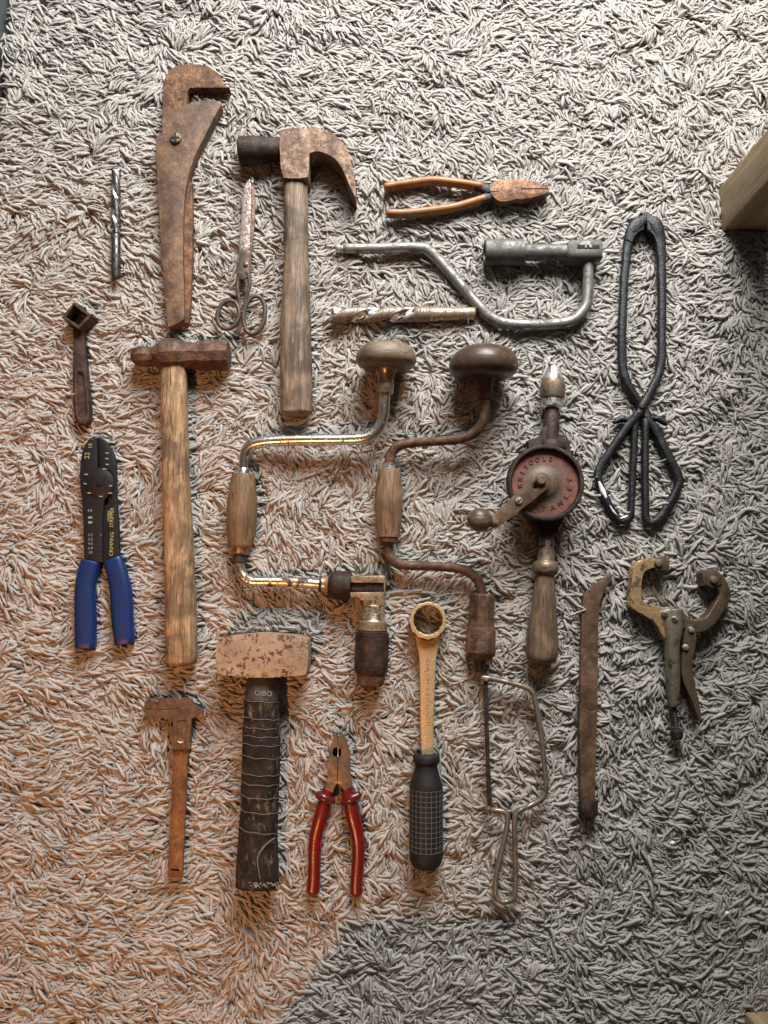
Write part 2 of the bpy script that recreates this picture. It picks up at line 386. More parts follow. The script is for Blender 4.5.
def text_g(body, X, Y, z, size_px, ang=0.0, depth=0.25, spacing=1.0, bold=0.0):
    """raised or inked letters, centred on a pixel, at height z mm"""
    cu = bpy.data.curves.new('lettering', 'FONT'); cu.body = body; cu.size = size_px*K(z)*1.38; cu.extrude = depth/2000
    cu.align_x = 'CENTER'; cu.align_y = 'CENTER'; cu.space_character = spacing; cu.resolution_u = 2; cu.offset = bold/1000
    ob = bpy.data.objects.new('lettering', cu); COL.objects.link(ob)
    bpy.context.view_layer.update()
    me = bpy.data.meshes.new_from_object(ob.evaluated_get(bpy.context.evaluated_depsgraph_get()))
    c = P(X, Y, z); mt = Matrix.Translation(c) @ Matrix.Rotation(ang, 4, 'Z')
    g = G([mt @ v.co for v in me.vertices], [tuple(p.vertices) for p in me.polygons])
    bpy.data.objects.remove(ob); bpy.data.curves.remove(cu); bpy.data.meshes.remove(me); return g

TOOL_MESHES = []
def link_mesh(name, g, mat, parent=None, origin=Vector((0, 0, 0)), angle=38, smooth=True, tool=True):
    me = bpy.data.meshes.new(name)
    me.from_pydata([tuple(Vector(v)-origin) for v in g.v], [], g.f); me.validate(); 
    bm = bmesh.new(); bm.from_mesh(me); bmesh.ops.recalc_face_normals(bm, faces=bm.faces[:]); bm.to_mesh(me); bm.free()
    me.update()
    if smooth:
        me.shade_smooth(); me.set_sharp_from_angle(angle=R(angle))
    me.materials.append(mat if not isinstance(mat, str) else M[mat])
    if hasattr(g, 'axis'):
        me.materials.append(M['flute']); pa, d, rr = g.axis
        for p in me.polygons:
            q = p.center+origin-pa
            if (q-d*q.dot(d)).length < rr*0.86: p.material_index = 1
    o = bpy.data.objects.new(name, me); COL.objects.link(o)
    if parent: o.parent = parent
    if tool: TOOL_MESHES.append(g)
    return o

class Thing:
    def __init__(s, name, label, cat, X, Y, z, group=None):
        s.o = bpy.data.objects.new(name, None); COL.objects.link(s.o); s.o.empty_display_size = 0.02
        s.base = P(X, Y, z); s.o.location = s.base; s.o['label'] = label; s.o['category'] = cat
        if group: s.o['group'] = group
    def part(s, name, g, mat, parent=None, label=None, angle=38):
        o = link_mesh(name, g, mat, parent or s.o, s.base, angle)
        if label: o['label'] = label
        return o

# ================================================================== THE TOOLS
# ---- pipe wrench
t = Thing('pipe_wrench', 'large rusty brown pipe wrench with a hooked toothed jaw', 'wrench', 178, 200, 13)
hook = [(162.3, 132), (162.6, 108), (163.1, 85.1), (165.6, 77), (171.5, 69), (179.5, 65.1), (189.8, 64.2), (203, 65.8), (213.2, 69.8), (219.8, 74.9), (224.2, 84.5), (229.6, 87.8, 1)]
teeth = []
for i in range(25):
    x = 229.0-i*1.5; teeth += [(x, 87.0 if i % 2 else 88.0, 1)]
hook = [(162.3, 134, 1)] + hook[1:] + teeth + [(190.5, 87.6), (187.6, 90.8), (186.6, 95.4), (186.0, 106), (185, 134, 1)]
t.part('hook_jaw', plate(hook, 25, 13, 1.0), 'rust')
body = [(162.2, 108), (168, 110.6), (176, 110), (184, 106.2), (189.8, 103.6), (203, 100.5), (219.6, 101.0, 1), (221, 104.9), (213.2, 118.8), (204.4, 136.4), (197.1, 151), (191.2, 165.7), (187.6, 178.8),
        (184.7, 196.4), (182.9, 231), (182.8, 255.9), (183.9, 292.5), (183.9, 315.9), (181, 321), (174.4, 324.7), (167.8, 326.9, 1), (164.9, 292.5), (162.7, 260.3), (160.5, 233.9), (158.3, 198.8), (156.8, 167), (155.4, 137.8, 1), (162, 134.2, 1)]
t.part('handle', jitter(plate(body, 27, 14, 1.4, seg=3), 0.35, 60), 'rust_smooth')
t.part('lever', plate([(188, 176, 1), (191.5, 185), (192, 191.5), (192.3, 234), (191.7, 260.3), (190.6, 292.5), (188.3, 320.3), (184.7, 322.5), (178, 322, 1), (178, 240), (178, 180, 1)], 21, 13, 1.2), 'rust')
s_ = t.part('pivot_screw', vlathe(175.1, 137.1, [(25, 6.2), (28.2, 6.2), (29.6, 5.6), (30.2, 4.2), (30.4, 0)]), 'bronze')
t.part('screw_slot', block_px(174.2, 132.6, 176.0, 141.6, 30.8, 29.5, 0.1) + block_px(170.9, 136.2, 179.3, 138.0, 30.9, 29.6, 0.1), 'dark', s_)

# ---- twist drill bits
def drill_g(a, b, r, flute, total, pitch, tip=2.0, depth=0.42, n=44, web=0.55):
    pa, pb = P(*a), P(*b); k = (pb-pa).length/math.hypot(b[0]-a[0], b[1]-a[1]); kr = K(a[2])
    d = (pb-pa).normalized(); s = d.cross(Vector((0, 0, 1))).normalized(); u = s.cross(d); rows = []
    st = int(total/0.8)
    for i in range(st+1):
        tt = total*i/st; fl = 1.0 if tt < flute-6 else max(0, (flute-tt)/6) if tt < flute else 0
        sh = 1.0 if tt > tip else 0.35+0.65*tt/tip
        if tt > total-1: sh *= 0.9
        rot = 2*math.pi*tt/pitch; ring = []
        for j in range(n):
            th = 2*math.pi*j/n; q = ((th-rot) % math.pi)-math.pi/2
            rr = r*(1-fl*depth*math.exp(-(q/web)**4)*(0.75+0.25*math.cos(q)))*sh
            if fl > 0 and 0.62 < q < 1.25: rr *= 0.955
            ring.append(pa+d*(tt*k)+s*(math.cos(th)*rr*kr)+u*(math.sin(th)*rr*kr))
        rows.append(ring)
    g = rings(rows); g.axis = (pa, d, r*kr); return g
t = Thing('drill_bit', 'slim dark steel twist drill bit standing upright left of the pipe wrench', 'drill bit', 116, 224, 15)
t.part('fluted_body', drill_g((116.2, 168.5, 20), (116.0, 236, 20), 4.7, 68, 67.5, 50), 'drill')
t.part('shank', lathe_px((116.0, 235, 20), (115.9, 278.5, 20), [(0, 4.3), (1, 4.7), (41, 4.7), (43, 4.2), (43.5, 2)]), 'drill')

t = Thing('masonry_bit', 'thick brown drill bit with two pale spiral flutes and a stepped shank', 'drill bit', 400, 314, 12)
t.part('fluted_body', drill_g((331, 315, 20), (416, 314.5, 20), 8.3, 86, 85, 76, 3, 0.40, 56, 0.62), 'masonry')
t.part('collar', lathe_px((415, 314.5, 20), (430, 314.4, 20), [(0, 7.4), (1, 8.2), (13.6, 8.2), (15, 7.2)]), 'masonry')
t.part('shank', lathe_px((429.5, 314.4, 20), (475.3, 313.6, 20), [(0, 7.2), (0.5, 7.6), (8, 7.6), (8.4, 7.0), (14.4, 7.0), (15, 7.7), (16, 7.7), (16.6, 6.9), (22, 6.9), (22.5, 6.4), (24, 6.4), (24.5, 6.8), (31, 6.8), (31.5, 6.3), (33, 6.3), (33.4, 6.7), (44, 6.5), (45.6, 5.6), (45.8, 3)]), 'shank')

# ---- scissors
t = Thing('scissors', 'long rusty scissors with closed blades and two ring handles', 'scissors', 246, 255, 15)
blade = t.part('blade', plate([(252.3, 179.5, 1), (254.4, 192.2), (255, 209.3), (253.8, 233.2), (252.1, 245.2), (251.3, 255.5), (250.6, 272, 1), (244, 274, 1), (244, 240), (247, 200)], 24, 22, 0.6), 'scissor2', label='reddish lower blade')
t.part('blade', plate([(249.8, 178.4, 1), (251.2, 186), (251, 205), (250.4, 230), (249.8, 251, 1), (239.0, 251, 1), (239.2, 243.5), (240.7, 226.4), (242, 204.2), (244.3, 186)], 26.4, 24.2, 0.8), 'scissor')
t.part('blade_root', plate([(239.0, 250.6, 1), (249.8, 250.6, 1), (249.4, 270), (247.6, 277, 1), (243, 279.5), (237.2, 277, 1), (238, 262.3)], 26.2, 24.0, 0.8), 'scissor_grip')
t.part('pivot', vlathe(245.5, 264, [(25, 2.6), (27.2, 2.6), (27.6, 1.8), (27.7, 0)]), 'scissor_grip')
t.part('handle', tube([(240.5, 274, 24), (237.8, 281, 24), (237.6, 290, 24), (239.4, 301.6, 23), (240.6, 309, 23)], [3.4, 2.2, 1.9, 1.9, 1.6]) +
       tube([(228.2+11*math.cos(a)*0.98+1.5*math.sin(a), 314.8-14.2*math.sin(a), 23) for a in [i*math.pi/8 for i in range(16)]], 2.3, n=10, sub=3, loop=True), 'scissor_grip')
t.part('handle', tube([(247.6, 273, 24), (249.6, 281, 24), (248.8, 289, 24), (245.6, 300, 23), (244.0, 309, 23)], [3.2, 2.2, 1.9, 1.9, 1.6]) +
       tube([(254.2+10.6*math.cos(a)+2.0*math.sin(a), 315-19.0*math.sin(a), 23) for a in [i*math.pi/8 for i in range(16)]], 2.3, n=10, sub=3, loop=True), 'scissor_grip')

# ---- claw hammer
t = Thing('claw_hammer', 'claw hammer with rusty head and weathered wooden handle', 'hammer', 296, 270, 12)
claw = [(279.4, 131, 1), (283, 129), (296, 128), (310.2, 127.7), (326.6, 130), (337.5, 137), (346.7, 149.2), (351.8, 164.7), (354.2, 177.4), (355.9, 188.4), (355.6, 197.5, 1), (349.6, 186.6), (343.9, 172), (337.5, 161), (326.6, 153.7), (316, 151.3), (309.6, 153.5, 1), (309, 164.7), (308.5, 177, 1), (296, 178.2), (283.2, 177.8, 1), (281, 168), (279.8, 152)]
hd = t.part('head', jitter(plate(claw, 41, 13, 3.6, seg=4, bevel_bottom=True), 0.5, 70, 2), 'rust_pale')
t.part('striking_face', lathe_px((238.8, 151.2, 27), (282, 149.6, 27), [(0, 0), (0, 12), (1.2, 14.2), (3, 14.8), (16, 14.6), (26, 13.6), (31, 12.6), (37, 12.4), (43, 12.4)]), 'rust_dark', hd)
hl = tube([(295.3, 174, 27), (295.6, 190, 27), (296.2, 225, 27), (296.4, 262, 26), (296, 300, 26), (296.3, 350, 26), (296.6, 400, 25), (296.7, 413, 25)], [12.2, 12.6, 12.2, 12.3, 14.6, 15.8, 16.2, 16.4], [11, 11, 11, 11.5, 12.5, 13, 13, 13], n=28, e=2.7, sub=8, cap='flat')
t.part('handle', jitter(hl, 0.8, 45, 3), 'w_claw')

# ---- orange handled pliers
t = Thing('combination_pliers', 'combination pliers with orange brown handles and a rusty orange head', 'pliers', 466, 196, 13)
t.part('jaws', plate([(489.3, 187, 1), (492, 183.6), (498.7, 180.5), (513.5, 179.6), (533.3, 181), (548.4, 187.4), (548.9, 190.4), (545.7, 193.4), (534, 196.8), (523.4, 199.0), (516, 198.6, 1), (512, 200.4, 1), (503.6, 201.4), (497.5, 200), (491.3, 194.6, 1)], 27.5, 17, 0.9), 'rust_orange')
t.part('jaw_slit', block_px(521, 187.9, 548.2, 189.1, 27.75, 26.5, 0.05), 'dark')
t.part('joint_slit', block_px(486, 190.6, 498.5, 191.6, 27.75, 26.5, 0.05), 'dark')
t.part('tang', tube([(476, 186, 22), (484, 188.5, 22), (493, 194, 22)], [4.6, 5.2, 4.5], 4.5, e=3), 'black_steel')
t.part('tang', tube([(480, 200.5, 22), (488, 197.4, 22), (496, 194, 22)], [4.4, 5.0, 4.5], 4.5, e=3), 'black_steel')
t.part('grip', tube([(385.4, 187.3, 21), (404.7, 184.6, 21), (431.9, 181.3, 21), (456.6, 183.3, 22), (481, 186.9, 22)], [3.7, 4.0, 4.3, 4.0, 4.0], [5.5, 6, 6.4, 6, 6], e=2.5, cap='soft'), 'orange')
t.part('grip', tube([(387.5, 213.6, 21), (407.2, 213.8, 21), (434.4, 210.9, 21), (456.6, 207.2, 21), (472, 202.8, 22), (484, 199.0, 22)], [3.9, 4.1, 4.3, 4.3, 4.2, 4.0], [5.5, 6, 6.4, 6, 6, 6], e=2.5, cap='soft'), 'orange')

# ---- wheel brace with socket
t = Thing('wheel_brace', 'grey steel cranked wheel brace with a large round socket', 'wheel brace', 470, 285, 12)
t.part('crank_rod', tube([(346.5, 248.6, 19), (380, 248.4, 19), (405, 247.4, 19), (418.8, 248, 19), (428.5, 250.6, 19), (442.2, 264, 19), (459.8, 284, 20), (473.4, 300, 20), (480.5, 308, 20), (489.3, 316.6, 20), (503, 323.0, 20), (524.5, 325.0, 20), (547.9, 324.4, 20), (569.4, 321.6, 21), (581, 313.4, 22), (586.6, 302.5, 23), (587.8, 283.6, 24), (588, 260, 25)], [5.3, 5.5, 5.6, 5.8, 6, 5.7, 5.6, 5.6, 5.8, 6, 5.8, 5.6, 5.6, 5.8, 6, 5.8, 5.6, 5.6], n=20), 'rod')
t.part('pin', lathe_px((335.4, 248.6, 19), (348, 248.6, 19), [(0, 1), (0.4, 3.4), (1.5, 4.4), (5, 4.4), (6.2, 3.0), (8, 3.0), (9, 3.9), (12.6, 4.6)]), 'bright')
t.part('socket', lathe_px((484.2, 252.2, 26), (570, 252.6, 26), [(8, 8.5), (0.2, 9.0), (0, 11.8), (1, 13), (36, 13.3), (38.6, 12.6), (39.4, 9.4), (41, 8.7), (60, 8.6), (78, 8.4), (84, 8.6)], n=40), 'socket')
t.part('knuckle', jitter(tube([(566.5, 252.4, 26), (570, 252.4, 26), (598.6, 252.2, 26)], [9.0, 11.4, 11.7], [9, 11, 11], n=28, e=3.2, sub=1, cap='flat'), 0.25, 100), 'socket')
t.part('knuckle_slot', block_px(577.5, 244.6, 599.6, 248.2, 37.5, 34, 0.1), 'dark')
t.part('ratchet_pawl', block_px(585, 244.8, 587, 248, 37.9, 34, 0.2)+block_px(589.6, 244.8, 592.4, 248, 37.9, 34, 0.2), 'socket')

# ---- small box key
t = Thing('box_spanner', 'small dark brown box spanner with a square socket head', 'spanner', 79, 362, 14)
sq_o = [(73.6, 301.8, 1), (91.6, 315.4, 1), (78.8, 329.6, 1), (61.4, 317.4, 1)]
sq_i = [(73.8, 305.4, 1), (86.8, 315.4, 1), (78.2, 325.2, 1), (65.4, 317.0, 1)]
t.part('socket', plate(sq_o, 31, 12, 0.8, [sq_i], sub=1), 'rust_dark')
t.part('handle', plate([(73, 328, 1), (73.4, 345), (72.9, 370), (73.2, 395), (74.2, 413), (76, 421), (80, 424.5), (86, 424.2), (89.8, 419), (89.8, 405), (87.2, 375), (84.4, 345), (83.4, 326, 1)], 21.5, 14, 1.6, seg=3), 'rust_dark')
t.part('rim', plate([(73.8, 372), (74.1, 395), (75, 413), (77, 420.5), (80.5, 423.6), (85.6, 423.2), (89, 418), (88.8, 405), (87, 382), (85.8, 371), (80, 367.6)], 23.4, 20, 0.7, [[(77.0, 374), (77, 395), (77.8, 411), (79.6, 417), (82, 419), (84.6, 417.6), (85.8, 412), (85.4, 400), (83.6, 380), (82.4, 374), (79.8, 372)]]), 'rust_dark')

# ---- cross pein hammer
t = Thing('ball_pein_hammer', 'ball pein hammer with rough rusty head and golden wooden handle', 'hammer', 180, 500, 12)
hd = lathe_px((130.6, 356.8, 28), (230, 354.6, 28), [(0, 0), (0.4, 3), (2.0, 6.3), (5, 8.8), (10, 10.6), (15, 10.9), (20, 10.4), (23, 10.4), (26, 12.2), (30, 15.6), (35, 17.2), (46, 17.2), (52, 15.6), (58, 14.0), (64, 13.6), (70, 14.4), (75, 15.2), (84, 15.6), (92, 15.6), (97, 14.6), (99, 12.6), (99.4, 0)], n=10, sub=2, facet=True)
t.part('head', jitter(hd, 1.5, 70, 5), 'rust_red', angle=24)
t.part('handle', jitter(tube([(173.6, 364, 27), (173.8, 380, 27), (174.4, 395, 27), (175.4, 440, 26), (177, 500, 26), (179, 550, 25), (180.4, 600, 25), (182, 648, 25), (182.3, 660.5, 25)], [12.8, 13.0, 13.2, 12.8, 13.6, 14.6, 15.0, 15.0, 14.2], [10.5, 11, 11.5, 12, 12.5, 13, 13, 13, 12.5], n=28, e=2.5, sub=8, cap=('flat', 'soft')), 0.9, 45, 8), 'w_peen')

# ---- crimping pliers
t = Thing('crimping_pliers', 'black crimping pliers with two dark blue handles', 'pliers', 104, 545, 14)
t.part('jaw', plate([(102.6, 563, 1), (102.4, 540), (102.6, 515), (110, 498), (112.6, 487), (108, 473), (100.2, 470, 1), (99, 455), (97.8, 437.6, 1), (100.2, 437, 1), (106, 441.1), (111.8, 449.9), (115.4, 460.4), (116.2, 476.8), (116.6, 500.3), (118.3, 523.7), (119.2, 549.4), (119.5, 560, 1)], 21.5, 17, 0.7), 'crimp')
t.part('jaw', plate([(84.3, 562, 1), (83.7, 540), (83.2, 523.7), (82.3, 500.3), (80.4, 488.5), (80.0, 475), (80.3, 465.1), (82.6, 451), (87.2, 441.7), (91.3, 437.3), (96.4, 437.4, 1), (97.2, 455), (97.4, 468, 1), (104, 469), (110.5, 474.5), (113.4, 483), (111.6, 492.5), (106, 497.6), (104, 500, 1), (102.6, 520), (102.6, 562, 1)], 23.8, 18, 0.8), 'crimp')
t.part('pivot', vlathe(99, 482.7, [(23, 14.2), (24.4, 14.2), (24.8, 13.6), (24.8, 3.2), (25.8, 3.0), (26.0, 0)], n=40), 'crimp')
t.part('grip', tube([(91.0, 561.3, 20), (88, 573, 20), (85.4, 590, 20), (85.7, 620, 20), (85.8, 647.5, 20)], [9.4, 9.9, 10.0, 10.4, 10.2], [6.5, 7, 7.2, 7.2, 7], n=24, e=3.0, cap='flat'), 'blue')
t.part('grip', tube([(113.0, 559.6, 20), (116.8, 571, 20), (120.9, 591, 20), (122.4, 615, 20), (124.8, 643.6, 20)], [9.6, 9.9, 10.4, 10.7, 9.5], [6.5, 7, 7.2, 7.2, 7], n=24, e=3.0, cap='flat'), 'blue')
for x, y in ((85, 483.6), (89.2, 493), (100.8, 496.4), (109.8, 493), (110.6, 485.8), (86, 474.4), (104.2, 468.9), (107, 453), (107, 458.6), (107.2, 464.4)):
    t.part('size_mark', block_px(x-1.6, y-0.6, x+1.6, y+0.6, 25.1 if y < 497 and y > 468 else 24.0 if x < 98 else 21.8, 21.4, 0), 'paleprint')
for a_ in (('22', 87.2, 455.5, 24.0, 5, R(90)), ('10', 90.4, 446, 24.0, 4, R(90)), ('STRIPPER', 112.0, 517.5, 21.7, 3.6, R(90)), ('WIRE', 109.2, 516, 21.7, 3.4, R(90)), ('CRIMPING', 111.8, 544, 21.7, 3.8, R(90))):
    t.part('print', text_g(*a_, 0.2), 'yellow')
for a_ in [('4.8', 89.8, 510.6, 24.0, 2.8, 0), ('1', 101, 535, 24.0, 2.8, 0)] + [(w_, 90.4, 535+i*4.4, 24.0, 2.9, 0) for i, w_ in enumerate(('1.5', '2.5', '4.0', '6.0', '10'))]:
    t.part('print', text_g(*a_, 0.2), 'paleprint')
for i in range(2): t.part('print', block_px(88.2, 516.4+i*4.9, 92.2, 518.6+i*4.9, 24.0, 23.4, 0), 'paleprint')
g = G()
for i in range(5): g = g + block_px(95.6, 540+i*4.4, 102, 540.5+i*4.4, 24.0, 23.4, 0)
t.part('size_lines', g, 'black_steel')

# ---- chrome hand brace
t = Thing('hand_brace', 'hand brace with flaking chrome crank and wooden handle and knob', 'brace', 310, 515, 10)
kn = t.part('knob', jitter(lathe_px((386.6, 342.6, 42), (385.4, 396, 40), [(0, 0), (0.3, 10), (2.2, 19), (6, 25.5), (11, 29.5), (16, 30.9), (20.5, 30.2), (24, 27.4), (26.4, 22), (27.4, 14), (27.6, 6)], n=48, sub=3), 0.3, 60), 'w_knob')
t.part('knob_socket', lathe_px((386.2, 366, 42), (384.8, 396, 40), [(0, 13.5), (1.6, 13.2), (4, 10.6), (10, 9.0), (17, 8.0), (18, 8.9), (27, 8.7), (28.4, 7.4), (29.5, 5)]), 'brassy')
t.part('crank_rod', tube([(384.9, 394, 40), (384.3, 408, 39), (382.6, 419, 38), (378, 429.4, 37), (369.7, 436.4, 36), (358, 439.2, 35), (340, 439.6, 33), (311, 439.9, 31), (280, 440.7, 29), (261.7, 442.2, 28), (251.5, 445.2, 27), (245.8, 452, 26), (243.8, 462, 26), (243.3, 471, 26)], [5.5, 5.5, 5.6, 5.8, 5.9, 5.8, 5.6, 5.6, 5.6, 5.8, 6.0, 5.7, 4.9, 4.6], n=22), 'chrome')
t.part('ferrule', lathe_px((243.6, 468, 26), (243.2, 477, 26), [(0, 4.6), (0.8, 5.3), (5, 5.6), (9, 6.2)]), 'bright')
t.part('handle', jitter(lathe_px((243.4, 474.6, 26), (240.6, 548, 26), [(0, 6), (0.2, 10.6), (1.4, 11.6), (14, 13.6), (30, 15.0), (45, 15.3), (58, 14.2), (70, 12.2), (73, 11.2), (73.6, 6)], n=36, sub=2), 0.25, 60), 'w_brace')
t.part('ferrule', lathe_px((240.6, 547, 26), (239.8, 554.5, 26), [(0, 9.6), (6.6, 8.6), (7.4, 7.6), (7.5, 4)]), 'brassy')
t.part('collar', lathe_px((239.8, 554, 26), (238.9, 564, 26), [(0, 6.6), (8, 6.2), (9, 5.0)]), 'black_steel')
t.part('crank_rod', tube([(239.0, 562, 26), (239.6, 569, 26), (242.6, 576, 26), (248.5, 580.4, 26), (256, 581.6, 26), (270, 581.7, 26), (300, 582.6, 26), (322, 584.4, 26)], [4.8, 5, 5.3, 5.3, 5.2, 5.1, 5.1, 5.1], n=22), 'chrome_bad', label='lower crank arm with dark flaked patches')
dr = t.part('ratchet_collar', lathe_px((319, 583.6, 26), (352, 586.2, 26), [(0, 5), (0.4, 8.2), (2.2, 8.4), (2.8, 6.8), (6, 7.0), (9, 9.0), (12, 12.4), (14, 14.0), (18, 14.4), (30, 14.4), (31.6, 13.4), (32, 8)], n=36), 'rust_dark')
t.part('ring', lathe_px((321.4, 583.9, 26), (329, 584.6, 26), [(0, 7.2), (0.5, 7.9), (3, 7.7), (7, 9.4), (7.4, 8)]), 'brassy')
t.part('clevis', plate([(350.4, 575.9, 1), (384, 575.4, 1), (385.6, 577, 1), (385.6, 591), (385.2, 606, 1), (364, 606, 1), (363.6, 601.5, 1), (357, 597, 1), (350.2, 598, 1), (350.2, 592.2, 1), (365.6, 592.2, 1), (383.6, 591.8, 1), (383.6, 582.8, 1), (350.4, 582.6, 1)], 35.5, 14, 1.0, sub=1), 'brassy')
g = lathe_px((350, 587.4, 25), (384.4, 587.4, 25), [(0, 6.2), (15, 6.2), (15.4, 7.2), (34, 7.2)])
t.part('ratchet', g, 'black_steel')
g = G()
for i in range(7): g = g + block_px(367+i*2.4, 583.2, 368+i*2.4, 591.4, 33.6, 28, 0.2)
t.part('ratchet_teeth', g, 'rust_dark')
ax0, ax1 = (373.6, 600, 26), (370.2, 692, 26)
t.part('chuck_neck', lathe_px(ax0, ax1, [(0, 10.4), (5, 10.4), (6, 11.4), (20, 11.7), (22, 13)]), 'chrome_bad')
t.part('chuck_ring', lathe_px(ax0, ax1, [(21, 12), (22, 14.0), (30.5, 14.6), (31.5, 13)]), 'brassy')
t.part('chuck_sleeve', lathe_px(ax0, ax1, [(31, 14), (32.5, 16.2), (36.5, 16.6), (37, 16.0), (37.6, 16.7), (67, 16.7), (67.6, 16.1), (68.2, 16.7), (73, 15.6), (74, 13)], n=40), 'rust_dark')
t.part('chuck_nose', lathe_px(ax0, ax1, [(73, 14.2), (76, 14.0), (84.6, 12.6), (85.6, 11.2), (86, 7), (90, 6.2), (90.4, 2)]), 'rust_red')

# ---- rusty hand brace
t = Thing('hand_brace', 'hand brace with a thin rusty crank and dark mushroom knob', 'brace', 450, 500, 10)
t.part('knob', jitter(lathe_px((482.6, 346.6, 45), (484.8, 400, 42), [(0, 0), (0.4, 12), (2.4, 22), (7, 29.4), (13, 33.6), (19, 35.2), (25, 34.4), (29.6, 30.4), (32.2, 24.5), (32.6, 20)], n=48, sub=3), 0.4, 50, 4), 'w_knob_dark')
t.part('knob_socket', lathe_px((483.7, 374, 44), (485.2, 400, 42), [(0, 20.5), (2.2, 20.2), (4, 17.5), (5.6, 12), (9, 9.6), (14, 8.4), (22, 7.4), (24.6, 7.2), (25.4, 5)]), 'rust_red')
t.part('crank_rod', tube([(485.3, 397, 42), (485.0, 410, 41), (482.6, 421, 40), (476, 431, 38), (465, 437.4, 36), (448.3, 440.4, 34), (427.5, 441.8, 31), (408, 443.2, 29), (398, 446.4, 27), (391.6, 453, 26), (389.4, 461, 26), (389.2, 470, 26)], [4.9, 4.9, 5.0, 5.2, 5.1, 4.8, 4.7, 4.8, 5.1, 5.1, 5.0, 4.8], n=20), 'rust_red')
t.part('ferrule', lathe_px((389.4, 463.6, 26), (389.2, 473, 26), [(0, 5.4), (0.8, 6.4), (5.6, 6.6), (6.4, 7.4), (9, 7.4)]), 'bright')
t.part('handle', jitter(lathe_px((389.2, 469.6, 26), (388.7, 538, 26), [(0, 6), (0.2, 10.2), (1.4, 11.0), (12, 12.8), (26, 14.0), (40, 14.0), (54, 12.6), (66, 11.0), (68, 10.4), (68.4, 6)], n=36, sub=2), 0.25, 60, 3), 'w_brace2')
t.part('ferrule', lathe_px((388.6, 537.4, 26), (387.6, 546, 26), [(0, 9.6), (4.6, 9.4), (5.4, 8.0), (6, 5.5), (8.4, 5.0)]), 'rust_red')
t.part('crank_rod', tube([(387.8, 543, 26), (388.0, 551, 26), (391.0, 558.4, 26), (398, 563.4, 26), (410, 565.5, 26), (436.7, 566.4, 26), (457.2, 568.4, 26), (468, 571.8, 26), (476.4, 578.6, 26), (480.8, 587, 26), (482.2, 597, 26)], [4.6, 4.8, 5, 5, 4.7, 4.6, 4.7, 4.9, 5.0, 4.9, 4.6], n=20), 'rust_red')
ax0, ax1 = (482.2, 593.6, 26), (479.6, 672, 26)
t.part('chuck', lathe_px(ax0, ax1, [(0, 7), (0.4, 11.6), (2, 12.8), (33, 13.2), (37, 14.8), (59, 15.2), (61.5, 14), (65.6, 11.4), (66, 7)], n=8, facet=True), 'rust_red', angle=20)
t.part('chuck_jaw', lathe_px(ax0, ax1, [(64, 6.4), (68, 6.0), (76, 3.6), (78, 2)], n=16), 'black_steel')

# ---- hand drill
t = Thing('hand_drill', 'hand crank drill with a round red gear wheel', 'drill', 546, 515, 12)
A0, A1 = (553.6, 367, 32), (541.4, 664, 28)
L = math.hypot(A0[0]-A1[0], A0[1]-A1[1])
ch = t.part('chuck', lathe_px(A0, A1, [(12.6, 8.6), (13.4, 10.9), (17, 12.2), (20, 12.7), (30, 12.6), (32.4, 11.8), (33, 9.6)], n=36), 'bronze')
t.part('chuck_nose', lathe_px(A0, A1, [(4, 2.6), (0, 3.4), (0, 6.1), (0.8, 6.8), (13.2, 10.4), (14, 9.2)], n=36), 'bright', ch)
t.part('chuck_ring', lathe_px(A0, A1, [(32.4, 9.4), (33, 10.8), (41, 10.6), (42.6, 8.8), (43, 7)]), 'bright', ch)
t.part('spindle', lathe_px(A0, A1, [(42, 7.0), (50, 7.2), (51, 7.9), (74, 8.3), (84, 9.5)]), 'rust_dark')
fr = t.part('frame', plate([(540, 436), (543.4, 428), (550.6, 424), (557, 428), (561, 437), (570, 440.6), (569.6, 448, 1), (571, 452), (570, 470), (566, 510), (562, 522), (554.6, 536), (553, 546, 1), (539, 546, 1), (538, 535), (531, 522), (525, 512), (521, 490), (522, 470), (529, 447), (527, 441)], 37, 24, 2.0, [[(540, 500), (552, 500), (550, 518), (545, 524), (541, 518)]]), 'rust_dark')
t.part('bevel_gear', lathe_px((551.8, 440, 31), (551.0, 458, 31), [(0, 8), (2, 12), (8, 14.5), (10, 14), (16, 8)], n=20, facet=True), 'rust_dark')
wx, wy = 544.8, 483.3
wc = P(wx, wy, 50)
wh = t.part('gear_wheel_rim', vlathe(wx, wy, [(41, 33), (41, 37.8), (43.5, 38.9), (49, 39.0), (51.6, 38.2), (52.2, 36.6), (51.8, 35.0), (49.0, 33.8), (46, 33.2), (45, 32)], n=96), 'rust_dark')
o = link_mesh('gear_wheel', vlathe(wx, wy, [(43, 0), (43, 34.4), (46.2, 34.4), (46.4, 20), (46.8, 16), (48.4, 13.5), (49.4, 12), (49.8, 0)], n=64), M['wheel'], None, Vector((wc.x, wc.y, 0.048)))
o.parent = t.o; o.location = Vector((wc.x, wc.y, 0.048)) - t.base
g = G()
def arc_text(s, r, a0, a1, size, inward):
    g = G()
    for i, ch_ in enumerate(s):
        if ch_ == ' ': continue
        a = a0+(a1-a0)*i/(len(s)-1)
        x = wx+r*math.cos(a); y = wy-r*math.sin(a)
        g = g + text_g(ch_, x, y, 46.55, size, a+(math.pi/2 if inward else -math.pi/2), 1.0, bold=0.04)
    return g
t.part('lettering', arc_text('BRITOOLS', 24.6, R(186), R(76), 4.9, False) + arc_text('STANLEY', 25.5, R(-112), R(8), 5.1, True), 'letter')
